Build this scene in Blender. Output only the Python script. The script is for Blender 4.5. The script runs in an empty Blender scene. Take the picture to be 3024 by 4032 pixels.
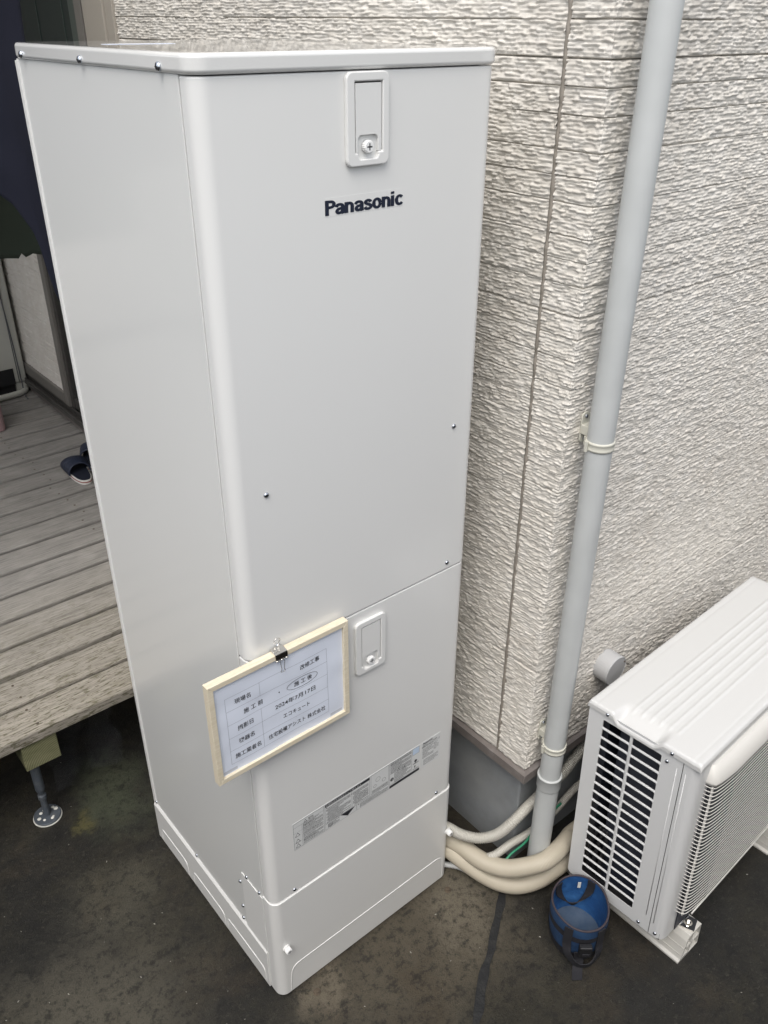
import bpy, bmesh, math, random
import numpy as np
from mathutils import Vector, Matrix
random.seed(7)
R = math.radians
scene = bpy.context.scene
C = scene.collection
# ------------------------------------------------------------------ camera
cam = bpy.data.cameras.new('camera')
cam_o = bpy.data.objects.new('camera', cam); C.objects.link(cam_o)
cam.sensor_fit = 'VERTICAL'; cam.sensor_height = 36.0; cam.lens = 3353.06 / 4032 * 36
cam.clip_start = .05; cam.clip_end = 300
_r = Vector((.76817874, -.6402203, .00440436)); _d = Vector((-.31811439, -.38764667, -.86517819)); _f = Vector((.55561197, .6632104, -.50144522))
mw = Matrix.Identity(4)
for i in range(3):
    mw[i][0] = _r[i]; mw[i][1] = -_d[i]; mw[i][2] = -_f[i]
mw.translation = (-.63326616, -1.16765058, 2.24860327)
cam_o.matrix_world = mw
scene.camera = cam_o
scene.render.resolution_x = 768; scene.render.resolution_y = 1024
# ------------------------------------------------------------------ world, sun, exposure
SUN_EL, SUN_AZ = 60, 231          # degrees; azimuth from +Y clockwise, the way the light comes from
w = bpy.data.worlds.new('World'); scene.world = w; w.use_nodes = True
nt = w.node_tree; nt.nodes.clear()
sky = nt.nodes.new('ShaderNodeTexSky'); sky.sky_type = 'NISHITA'; sky.sun_disc = False
sky.sun_elevation = R(SUN_EL); sky.sun_rotation = R(SUN_AZ); sky.air_density = 1.0; sky.dust_density = 3.0; sky.ozone_density = 1.0
hs = nt.nodes.new('ShaderNodeHueSaturation'); hs.inputs['Saturation'].default_value = .30
bg = nt.nodes.new('ShaderNodeBackground'); bg.inputs['Strength'].default_value = .15
wo = nt.nodes.new('ShaderNodeOutputWorld')
nt.links.new(sky.outputs[0], hs.inputs['Color']); nt.links.new(hs.outputs[0], bg.inputs['Color']); nt.links.new(bg.outputs[0], wo.inputs['Surface'])
sun = bpy.data.lights.new('sun', 'SUN'); sun.energy = .85; sun.angle = R(40); sun.color = (1, .95, .87)
sun_o = bpy.data.objects.new('sun', sun); C.objects.link(sun_o)
_az, _el = R(SUN_AZ), R(SUN_EL)
sdir = Vector((math.sin(_az) * math.cos(_el), math.cos(_az) * math.cos(_el), math.sin(_el)))
sun_o.rotation_euler = sdir.to_track_quat('Z', 'Y').to_euler()
vs = scene.view_settings
vs.view_transform = 'Standard'; vs.look = 'None'; vs.gamma = 1; vs.exposure = .78; vs.use_curve_mapping = False

# ------------------------------------------------------------------ helpers
def mat(name, col, rough=.5, metal=0., bump=None, vary=None, spec=.5, coat=0., trans=0., alpha=1., vary2=None, stretch=None, sheen=0.):
    """vary = (scale, colour2, low, high[, detail]): a second colour through a noise; bump = [(scale, strength, distance)]"""
    m = bpy.data.materials.new(name); m.use_nodes = True
    n = m.node_tree.nodes; l = m.node_tree.links; b = n['Principled BSDF']
    b.inputs['Base Color'].default_value = (*col, 1); b.inputs['Roughness'].default_value = rough
    b.inputs['Metallic'].default_value = metal; b.inputs['Specular IOR Level'].default_value = spec
    b.inputs['Coat Weight'].default_value = coat; b.inputs['Coat Roughness'].default_value = .12
    b.inputs['Transmission Weight'].default_value = trans; b.inputs['Alpha'].default_value = alpha
    if sheen: b.inputs['Sheen Weight'].default_value = sheen
    tc = n.new('ShaderNodeTexCoord'); co = tc.outputs['Object']
    if stretch:
        mp = n.new('ShaderNodeMapping'); mp.inputs['Scale'].default_value = stretch; l.new(co, mp.inputs['Vector']); co = mp.outputs[0]
    prev = None
    for v in (vary, vary2):
        if not v: continue
        nz = n.new('ShaderNodeTexNoise'); nz.inputs['Scale'].default_value = v[0]; nz.inputs['Detail'].default_value = v[4] if len(v) > 4 else 6; nz.inputs['Roughness'].default_value = .6
        l.new(co, nz.inputs['Vector'])
        mr = n.new('ShaderNodeMapRange'); mr.inputs['From Min'].default_value = v[2]; mr.inputs['From Max'].default_value = v[3]; l.new(nz.outputs['Fac'], mr.inputs['Value'])
        mx = n.new('ShaderNodeMix'); mx.data_type = 'RGBA'; l.new(mr.outputs[0], mx.inputs['Factor'])
        if prev is None: mx.inputs['A'].default_value = (*col, 1)
        else: l.new(prev, mx.inputs['A'])
        mx.inputs['B'].default_value = (*v[1], 1); prev = mx.outputs['Result']
    if prev is not None: l.new(prev, b.inputs['Base Color'])
    pn = None
    for bm_ in (bump or []):
        nz = n.new('ShaderNodeTexNoise'); nz.inputs['Scale'].default_value = bm_[0]; nz.inputs['Detail'].default_value = 4
        l.new(co, nz.inputs['Vector'])
        bp = n.new('ShaderNodeBump'); bp.inputs['Strength'].default_value = bm_[1]; bp.inputs['Distance'].default_value = bm_[2]
        l.new(nz.outputs['Fac'], bp.inputs['Height'])
        if pn: l.new(pn, bp.inputs['Normal'])
        pn = bp.outputs[0]
    if pn: l.new(pn, b.inputs['Normal'])
    return m

def add(name, me, m=None, parent=None, smooth=False, bevel=None, kind=None):
    o = bpy.data.objects.new(name, me); C.objects.link(o)
    if m is not None and not me.materials: me.materials.append(m)
    if smooth: me.polygons.foreach_set('use_smooth', [True] * len(me.polygons))
    if parent is not None: o.parent = parent
    if bevel:
        b = o.modifiers.new('bevel', 'BEVEL'); b.width = bevel[0]; b.segments = bevel[1]; b.limit_method = 'ANGLE'; b.angle_limit = R(35)
    if kind: o['kind'] = kind
    return o

def pyd(name, v, f, m=None, parent=None, smooth=False, bevel=None, kind=None):
    me = bpy.data.meshes.new(name); me.from_pydata([tuple(map(float, q)) for q in v], [], [tuple(map(int, q)) for q in f]); me.update()
    return add(name, me, m, parent, smooth, bevel, kind)

def grid(name, P, m=None, parent=None, smooth=True, kind=None):
    """P: numpy (rows, cols, 3)"""
    nr, nc = P.shape[:2]
    me = bpy.data.meshes.new(name)
    i = np.arange((nr - 1) * (nc - 1)); r_ = i // (nc - 1); c_ = i % (nc - 1); a = r_ * nc + c_
    q = np.stack([a, a + 1, a + nc + 1, a + nc], 1).astype(np.int32)
    me.vertices.add(nr * nc); me.vertices.foreach_set('co', P.reshape(-1).astype(np.float32))
    me.loops.add(q.size); me.loops.foreach_set('vertex_index', q.reshape(-1))
    me.polygons.add(len(q)); me.polygons.foreach_set('loop_start', np.arange(0, q.size, 4, dtype=np.int32))
    me.update(calc_edges=True); me.validate()
    return add(name, me, m, parent, smooth, None, kind)

def thing(name, label, cat, loc=(0, 0, 0), rot=(0, 0, 0), group=None):
    o = bpy.data.objects.new(name, None); C.objects.link(o); o.location = loc; o.rotation_euler = rot
    o['label'] = label; o['category'] = cat; o.empty_display_size = .05
    if group: o['group'] = group
    return o

def tag(o, label, cat, group=None):
    o['label'] = label; o['category'] = cat
    if group: o['group'] = group
    return o

def boxv(x0, x1, y0, y1, z0, z1):
    v = [(x, y, z) for z in (z0, z1) for y in (y0, y1) for x in (x0, x1)]
    f = [(0, 2, 3, 1), (4, 5, 7, 6), (0, 1, 5, 4), (2, 6, 7, 3), (0, 4, 6, 2), (1, 3, 7, 5)]
    return v, f

def box(name, x0, x1, y0, y1, z0, z1, m, parent=None, bevel=None, smooth=False):
    v, f = boxv(x0, x1, y0, y1, z0, z1)
    return pyd(name, v, f, m, parent, smooth, bevel)

def boxes(name, L, m, parent=None, bevel=None):
    V, F = [], []
    for b in L:
        v, f = boxv(*b); k = len(V); V += v; F += [tuple(i + k for i in q) for q in f]
    return pyd(name, V, F, m, parent, False, bevel)

def prism(name, loops, t, M4, m, parent=None, bevel=None, smooth=False):
    """2D loops (first outer, others holes) filled and extruded by t along local +Z, then placed by M4"""
    bm = bmesh.new(); es = []; sets = []
    for lp in loops:
        vv = [bm.verts.new((p[0], p[1], 0)) for p in lp]; sets.append(vv)
        es += [bm.edges.new((vv[i], vv[(i + 1) % len(vv)])) for i in range(len(vv))]
    if len(loops) == 1: bm.faces.new(sets[0])
    else: bmesh.ops.triangle_fill(bm, use_beauty=True, use_dissolve=False, edges=es)
    fs = list(bm.faces)
    g = bmesh.ops.extrude_face_region(bm, geom=fs)
    bmesh.ops.translate(bm, vec=(0, 0, t), verts=[q for q in g['geom'] if isinstance(q, bmesh.types.BMVert)])
    bmesh.ops.recalc_face_normals(bm, faces=bm.faces)
    bmesh.ops.transform(bm, matrix=M4, verts=bm.verts)
    me = bpy.data.meshes.new(name); bm.to_mesh(me); bm.free()
    return add(name, me, m, parent, smooth, bevel)

def rrect(x0, x1, y0, y1, r, n=6, corners=(1, 1, 1, 1)):
    pts = []
    for (cx, cy, a0), on in zip(((x1 - r, y0 + r, -90), (x1 - r, y1 - r, 0), (x0 + r, y1 - r, 90), (x0 + r, y0 + r, 180)), corners):
        if on:
            for k in range(n + 1):
                a = R(a0 + 90 * k / n); pts.append((cx + r * math.cos(a), cy + r * math.sin(a)))
        else: pts.append((cx + r * (1 if a0 in (-90, 0) else -1), cy + r * (1 if a0 in (0, 90) else -1)))
    return pts

# plane frames: local (x, y, +z) -> world.  FRONT: x->X, y->Z, +z -> -Y (out of the tank front)
FRONT = Matrix(((1, 0, 0, 0), (0, 0, -1, 0), (0, 1, 0, 0), (0, 0, 0, 1)))
SIDE = Matrix(((0, 0, -1, 0), (-1, 0, 0, 0), (0, 1, 0, 0), (0, 0, 0, 1)))     # x -> -Y, y -> Z, z -> -X

def crom(pts, n):
    P = np.array(pts, float); P = np.vstack([2 * P[0] - P[1], P, 2 * P[-1] - P[-2]])
    out = []
    for i in range(1, len(P) - 2):
        t = np.linspace(0, 1, 40, endpoint=False)[:, None]; a, b, c, d = P[i - 1:i + 3]
        out.append(.5 * (2 * b + (c - a) * t + (2 * a - 5 * b + 4 * c - d) * t * t + (-a + 3 * b - 3 * c + d) * t ** 3))
    Q = np.vstack(out + [P[-2:-1]])
    s = np.r_[0, np.cumsum(np.linalg.norm(np.diff(Q, axis=0), axis=1))]
    N = n if isinstance(n, int) else max(8, int(s[-1] / n))
    u = np.linspace(0, s[-1], N)
    return np.stack([np.interp(u, s, Q[:, k]) for k in range(3)], 1), u

def tube(name, P, rad, m, parent=None, segs=12, caps=True, closed=False, smooth=True):
    P = np.asarray(P, float); n = len(P); rad = np.broadcast_to(np.asarray(rad, float), (n,))
    T = np.gradient(P, axis=0)
    if closed: T = np.roll(P, -1, 0) - np.roll(P, 1, 0)
    T /= np.linalg.norm(T, axis=1)[:, None] + 1e-12
    up = np.array([0, 0, 1.]) if abs(T[0][2]) < .9 else np.array([1., 0, 0])
    N = np.zeros_like(P); nn = up - T[0] * (up @ T[0]); nn /= np.linalg.norm(nn)
    for i in range(n):
        nn = nn - T[i] * (nn @ T[i]); nn /= np.linalg.norm(nn) + 1e-12; N[i] = nn
    B = np.cross(T, N)
    a = np.linspace(0, 2 * np.pi, segs, endpoint=False)
    V = P[:, None] + rad[:, None, None] * (np.cos(a)[None, :, None] * N[:, None] + np.sin(a)[None, :, None] * B[:, None])
    f = []
    for i in range(n if closed else n - 1):
        j = (i + 1) % n
        for k in range(segs):
            k2 = (k + 1) % segs; f.append((i * segs + k, i * segs + k2, j * segs + k2, j * segs + k))
    if caps and not closed: f += [tuple(range(segs))[::-1], tuple((n - 1) * segs + k for k in range(segs))]
    o = pyd(name, V.reshape(-1, 3), f, m, parent, smooth)
    if caps and not closed: o.data.polygons[len(f) - 1].use_smooth = False; o.data.polygons[len(f) - 2].use_smooth = False
    return o

def lathe(name, prof, m, parent=None, M4=Matrix.Identity(4), segs=24, smooth=False):
    V, F = [], []
    n = len(prof)
    for k in range(segs):
        a = 2 * math.pi * k / segs
        for r_, z in prof: V.append(M4 @ Vector((r_ * math.cos(a), r_ * math.sin(a), z)))
    for k in range(segs):
        k2 = (k + 1) % segs
        for i in range(n - 1): F.append((k * n + i, k2 * n + i, k2 * n + i + 1, k * n + i + 1))
    if prof[0][0] > 1e-6: F.append(tuple(k * n for k in range(segs))[::-1])
    if prof[-1][0] > 1e-6: F.append(tuple(k * n + n - 1 for k in range(segs)))
    return pyd(name, V, F, m, parent, smooth)

def ribbon(name, pts, wdir, width, t, m, parent=None, n=40):
    P, _ = crom(pts, n); W = np.array(wdir, float)
    if W.ndim == 1: W = np.broadcast_to(W / np.linalg.norm(W), P.shape)
    else: W = np.stack([np.interp(np.linspace(0, 1, n), np.linspace(0, 1, len(W)), W[:, k]) for k in range(3)], 1); W /= np.linalg.norm(W, axis=1)[:, None]
    T = np.gradient(P, axis=0); T /= np.linalg.norm(T, axis=1)[:, None]; Nn = np.cross(T, W); Nn /= np.linalg.norm(Nn, axis=1)[:, None]
    h = width / 2
    V = np.stack([P - W * h - Nn * t / 2, P + W * h - Nn * t / 2, P + W * h + Nn * t / 2, P - W * h + Nn * t / 2], 1).reshape(-1, 3)
    F = []
    for i in range(n - 1):
        for k in range(4): F.append((i * 4 + k, i * 4 + (k + 1) % 4, i * 4 + 4 + (k + 1) % 4, i * 4 + 4 + k))
    F += [(3, 2, 1, 0), tuple((n - 1) * 4 + k for k in range(4))]
    return pyd(name, V, F, m, parent)

_txt = {}
def text(name, s, size, x, z, y, m, parent, off=0., align='LEFT', M4=None, sx=1., wave=None, ay='BOTTOM_BASELINE'):
    cu = bpy.data.curves.new(name, 'FONT'); cu.body = s; cu.size = size; cu.align_x = align; cu.offset = off; cu.resolution_u = 3
    cu.fill_mode = 'FRONT' if hasattr(cu, 'fill_mode') else cu.fill_mode
    o = bpy.data.objects.new(name, cu); C.objects.link(o)
    dg = bpy.context.evaluated_depsgraph_get(); dg.update()
    me = bpy.data.meshes.new_from_object(o.evaluated_get(dg)); bpy.data.objects.remove(o); bpy.data.curves.remove(cu)
    me.transform(Matrix.Diagonal((sx, 1, 1, 1)))
    me.transform((M4 or FRONT)); me.transform(Matrix.Translation((x, y, z)))
    if wave:
        for v in me.vertices: v.co.y += wave(v.co.x, v.co.z)
    me.materials.clear(); me.materials.append(m)
    return add(name, me, None, parent)

# value noise
def _h(i, j, s):
    n = (i.astype(np.int64) * 374761393 + j.astype(np.int64) * 668265263 + s * 982451653) & 0x7fffffff
    n = ((n ^ (n >> 13)) * 1274126177) & 0x7fffffff
    return ((n ^ (n >> 16)) & 0xffff) / 65535.0
def vn(x, y, s=0):
    i = np.floor(x); j = np.floor(y); fx = x - i; fy = y - j; fx = fx * fx * (3 - 2 * fx); fy = fy * fy * (3 - 2 * fy)
    return (_h(i, j, s) * (1 - fx) + _h(i + 1, j, s) * fx) * (1 - fy) + (_h(i, j + 1, s) * (1 - fx) + _h(i + 1, j + 1, s) * fx) * fy

# ------------------------------------------------------------------ materials
M = {}
M['tank'] = mat('tank_paint', (.715, .715, .70), .36, spec=.45, coat=.30, bump=[(700, .035, .001), (2.5, .06, .01)])
M['tank_side'] = mat('tank_side_paint', (.71, .715, .70), .30, spec=.5, coat=.65, bump=[(700, .03, .001), (2.2, .10, .012)])
M['tank_side'].node_tree.nodes['Principled BSDF'].inputs['Coat Roughness'].default_value = .09
M['tank_lid'] = mat('lid_paint', (.70, .70, .685), .12, spec=.5, coat=1.)
M['tank_lid'].node_tree.nodes['Principled BSDF'].inputs['Coat Roughness'].default_value = .04
M['tank_dark'] = mat('gap_dark', (.12, .12, .12), .6)
M['plastic'] = mat('latch_plastic', (.70, .70, .685), .42)
M['knob'] = mat('white_knob', (.78, .78, .77), .35)
M['screw'] = mat('zinc_screw', (.52, .55, .60), .25, metal=1.)
M['navyprint'] = mat('navy_print', (.012, .017, .035), .4)
M['blackprint'] = mat('black_print', (.02, .021, .028), .45)
M['greyprint'] = mat('grey_print', (.09, .093, .10), .5)
M['film'] = mat('label_film', (.685, .695, .69), .32)
M['white_ink'] = mat('white_ink', (.6, .6, .6), .5)
M['bluefilm'] = mat('pale_blue_sticker', (.55, .66, .8), .3)
M['wood_frame'] = mat('pale_frame_wood', (.66, .58, .43), .5, vary=(6, (.74, .67, .53), .35, .65), stretch=(6, 40, 40), bump=[(20, .08, .001)])
M['paper'] = mat('paper', (.72, .765, .86), .55)
M['ink'] = mat('ink', (.015, .015, .02), .6)
M['tableline'] = mat('table_line', (.28, .30, .34), .6)
M['chrome'] = mat('bright_metal', (.72, .70, .66), .15, metal=1.)
M['siding'] = mat('siding_stone', (.68, .645, .585), .78, vary=(3.2, (.60, .56, .50), .4, .75), vary2=(26, (.74, .71, .66), .45, .8), bump=[(420, .35, .002)])
M['sealant'] = mat('sealant', (.28, .25, .215), .7, vary=(60, (.20, .18, .15), .4, .7))
M['drip'] = mat('drip_metal', (.165, .145, .135), .42, vary=(40, (.22, .20, .19), .5, .75))
M['foundation'] = mat('foundation_render', (.27, .285, .30), .75, vary=(7, (.20, .21, .21), .35, .7), vary2=(2.5, (.33, .335, .33), .5, .8), bump=[(320, .4, .0015)])
M['pipe'] = mat('grey_pvc', (.52, .535, .53), .38, vary=(5, (.46, .475, .47), .4, .7, 3))
M['clamp'] = mat('cream_resin', (.56, .55, .48), .45)
M['hose_corr'] = mat('corrugated_grey_hose', (.46, .445, .40), .45)
M['hose_white'] = mat('corrugated_white_hose', (.66, .67, .66), .4)
M['hose_beige'] = mat('beige_pipe_wrap', (.46, .415, .33), .5)
M['green'] = mat('green_wire_sheath', (.03, .22, .12), .5)
M['ac'] = mat('heat_pump_paint', (.66, .665, .665), .33, coat=.25, bump=[(500, .03, .001)])
M['ac_top'] = mat('heat_pump_lid_paint', (.61, .61, .60), .3, coat=.4, bump=[(500, .02, .001)])
M['louver'] = mat('louver_plastic', (.66, .645, .61), .4)
M['coil'] = mat('coil_fins', (.018, .022, .035), .5)
M['black'] = mat('black_plastic', (.012, .012, .014), .5)
M['rail'] = mat('rail_resin', (.50, .49, .46), .4, vary=(8, (.56, .545, .50), .4, .7))
M['bag_blue'] = mat('blue_nylon', (.010, .036, .098), .75, vary=(14, (.018, .058, .135), .4, .72), bump=[(900, .3, .001), (40, .5, .006)])
M['bag_in'] = mat('blue_nylon_lining', (.014, .070, .215), .55, vary=(16, (.030, .115, .29), .45, .7), bump=[(35, .6, .008)])
M['bag_floor'] = mat('dusty_blue_floor', (.035, .065, .115), .8, vary=(20, (.07, .10, .15), .4, .7))
M['web'] = mat('black_webbing', (.012, .012, .016), .8, bump=[(1200, .4, .001)])
M['binding'] = mat('dark_binding', (.045, .035, .042), .75)
M['steel'] = mat('grey_leg_steel', (.09, .105, .125), .45, metal=.3, vary=(30, (.14, .15, .16), .5, .7))
M['paintspot'] = mat('pale_paint', (.6, .6, .56), .6)
M['joist'] = mat('greenish_treated_timber', (.24, .235, .13), .75, vary=(9, (.16, .165, .08), .4, .65), stretch=(1, .3, 3), bump=[(40, .3, .002)])
_n = M['joist'].node_tree; _w = _n.nodes.new('ShaderNodeTexWave'); _w.wave_type = 'RINGS'; _w.rings_direction = 'Y'; _w.inputs['Scale'].default_value = 42; _w.inputs['Distortion'].default_value = 2.0; _w.inputs['Detail Scale'].default_value = .6
_t = _n.nodes.new('ShaderNodeTexCoord'); _p = _n.nodes.new('ShaderNodeMapping'); _p.inputs['Location'].default_value = (.16, 0, -.22); _n.links.new(_t.outputs['Object'], _p.inputs[0]); _n.links.new(_p.outputs[0], _w.inputs['Vector'])
_m = _n.nodes.new('ShaderNodeMix'); _m.data_type = 'RGBA'; _m.blend_type = 'MULTIPLY'; _m.inputs['Factor'].default_value = .45
_b = _n.nodes['Principled BSDF'].inputs['Base Color']; _n.links.new(_b.links[0].from_socket, _m.inputs['A']); _n.links.new(_w.outputs['Color'], _m.inputs['B']); _n.links.new(_m.outputs['Result'], _b)
M['navy'] = mat('navy_cotton', (.0035, .0052, .017), .9, bump=[(300, .3, .001)])
M['greencloth'] = mat('dark_green_cotton', (.025, .036, .026), .9, bump=[(300, .3, .001)])
M['frame_trim'] = mat('bronze_trim', (.36, .33, .285), .45)
M['sash'] = mat('dark_bronze_sash', (.055, .052, .048), .4)
M['sash_light'] = mat('worn_bronze_sash', (.17, .16, .145), .4)
M['screen'] = mat('dark_screen_mesh', (.017, .027, .024), .6)
M['greenstrip'] = mat('green_tinted_edge', (.055, .075, .065), .35)
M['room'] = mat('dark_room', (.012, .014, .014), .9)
M['machine'] = mat('grey_white_enamel', (.42, .42, .38), .4)
M['pink'] = mat('dusty_pink_plastic', (.34, .225, .23), .5)
M['shoe'] = mat('navy_foam', (.012, .018, .038), .55, bump=[(200, .1, .001)])
M['shoe_in'] = mat('dark_footbed', (.006, .009, .02), .7)
M['shoe_white'] = mat('white_foam', (.70, .69, .65), .5)
M['shoe_red'] = mat('red_foam', (.28, .03, .035), .5)
M['rust'] = mat('rusty_anchor', (.10, .075, .05), .7, vary=(80, (.05, .04, .03), .4, .7))
M['chip'] = mat('pale_grit', (.34, .33, .29), .8)

def glass_mat():
    m = bpy.data.materials.new('door_glass'); m.use_nodes = True
    b = m.node_tree.nodes['Principled BSDF']; b.inputs['Base Color'].default_value = (.02, .028, .026, 1); b.inputs['Roughness'].default_value = .03; b.inputs['Specular IOR Level'].default_value = .6
    return m
M['glass'] = glass_mat()

def ground_mat():
    m = bpy.data.materials.new('wet_stained_concrete'); m.use_nodes = True
    n = m.node_tree.nodes; l = m.node_tree.links; b = n['Principled BSDF']
    co = n.new('ShaderNodeTexCoord').outputs['Object']
    def noise(sc, det=8, ro=.62, off=(0, 0, 0)):
        mp = n.new('ShaderNodeMapping'); mp.inputs['Location'].default_value = off; l.new(co, mp.inputs[0])
        q = n.new('ShaderNodeTexNoise'); q.inputs['Scale'].default_value = sc; q.inputs['Detail'].default_value = det; q.inputs['Roughness'].default_value = ro; l.new(mp.outputs[0], q.inputs['Vector']); return q.outputs['Fac']
    def rng(s, a, b_):
        q = n.new('ShaderNodeMapRange'); q.interpolation_type = 'SMOOTHSTEP'; q.inputs['From Min'].default_value = a; q.inputs['From Max'].default_value = b_; l.new(s, q.inputs['Value']); return q.outputs[0]
    def mul(a, b_):
        q = n.new('ShaderNodeMath'); q.operation = 'MULTIPLY'; l.new(a, q.inputs[0])
        if isinstance(b_, float): q.inputs[1].default_value = b_
        else: l.new(b_, q.inputs[1])
        return q.outputs[0]
    def mix(f, a, b_):
        q = n.new('ShaderNodeMix'); q.data_type = 'RGBA'; l.new(f, q.inputs['Factor'])
        for s, v in (('A', a), ('B', b_)):
            if isinstance(v, tuple): q.inputs[s].default_value = (*v, 1)
            else: l.new(v, q.inputs[s])
        return q.outputs['Result']
    def blob(cx, cy, r0, r1, sx=1., sy=1.):
        mp = n.new('ShaderNodeMapping'); mp.inputs['Location'].default_value = (-cx * sx, -cy * sy, 0); mp.inputs['Scale'].default_value = (sx, sy, 1); l.new(co, mp.inputs[0])
        d = n.new('ShaderNodeVectorMath'); d.operation = 'LENGTH'; l.new(mp.outputs[0], d.inputs[0])
        nz = noise(5, 6, .65, (cx * 3, cy, 0)); ad = n.new('ShaderNodeMath'); ad.operation = 'MULTIPLY_ADD'; l.new(nz, ad.inputs[0]); ad.inputs[1].default_value = .42; l.new(d.outputs['Value'], ad.inputs[2])
        q = n.new('ShaderNodeMapRange'); q.interpolation_type = 'SMOOTHSTEP'; q.inputs['From Min'].default_value = r1 + .21; q.inputs['From Max'].default_value = r0 + .21; l.new(ad.outputs[0], q.inputs['Value']); return q.outputs[0]
    base = mix(rng(noise(2.3), .35, .68), (.0085, .0082, .0074), (0.0179, 0.0171, 0.0149))
    base = mix(mul(rng(noise(5.5, 9, .7, (4, 2, 0)), .48, .7), .7), base, (0.0260, 0.0246, 0.0193))
    base = mix(mul(rng(noise(1.7, 7, .7, (2, 6, 0)), .42, .66), .6), base, (.044, .038, .023))
    # bare, paler worn concrete where the old base stood, brown silt and moss stains
    base = mix(mul(blob(.38, -.12, .12, .40, .8, 1.2), .85), base, (.085, .072, .050))
    base = mix(mul(blob(.58, -.11, .02, .19), .75), base, (.150, .130, .096))
    base = mix(mul(blob(.11, -.05, .0, .12), .75), base, (.155, .132, .095))
    base = mix(mul(blob(-.42, .22, .05, .42, 1.1, 1.), .75), base, (.098, .089, .067))
    base = mix(mul(blob(-.20, .55, .02, .22, 1.1, 1.), .6), base, (.075, .069, .050))
    base = mix(mul(blob(.20, -.42, .02, .30, 1.1, 1.), .5), base, (.060, .055, .040))
    base = mix(mul(blob(-.05, .95, .05, .27, 1.5, 1.), .65), base, (.066, .076, .046))
    base = mix(mul(blob(-.20, .86, .0, .07), .8), base, (.08, .072, .026))
    base = mix(mul(rng(noise(3.1, 6, .6, (9, 1, 0)), .50, .70), .6), base, (.048, .036, .022))
    base = mix(mul(rng(noise(30, 7, .78, (5, 5, 0)), .49, .62), .72), base, (.0075, .0072, .0065))
    base = mix(mul(rng(noise(75, 5, .8, (1, 7, 0)), .52, .66), .62), base, (.007, .007, .0062))
    base = mix(mul(rng(noise(58, 6, .78, (8, 2, 0)), .54, .68), .5), base, (.070, .064, .050))
    base = mix(mul(rng(noise(150, 4, .8, (3, 3, 0)), .58, .72), .55), base, (.095, .088, .072))
    l.new(base, b.inputs['Base Color'])
    rr = n.new('ShaderNodeMapRange'); rr.inputs['To Min'].default_value = .34; rr.inputs['To Max'].default_value = .85; l.new(noise(9), rr.inputs['Value']); l.new(rr.outputs[0], b.inputs['Roughness'])
    b.inputs['Specular IOR Level'].default_value = .35
    b1 = n.new('ShaderNodeBump'); b1.inputs['Strength'].default_value = .7; b1.inputs['Distance'].default_value = .006; l.new(noise(55, 8, .75), b1.inputs['Height'])
    b2 = n.new('ShaderNodeBump'); b2.inputs['Strength'].default_value = .6; b2.inputs['Distance'].default_value = .003; l.new(noise(220, 4, .7), b2.inputs['Height']); l.new(b1.outputs[0], b2.inputs['Normal'])
    l.new(b2.outputs[0], b.inputs['Normal'])
    return m
M['ground'] = ground_mat()

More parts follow.
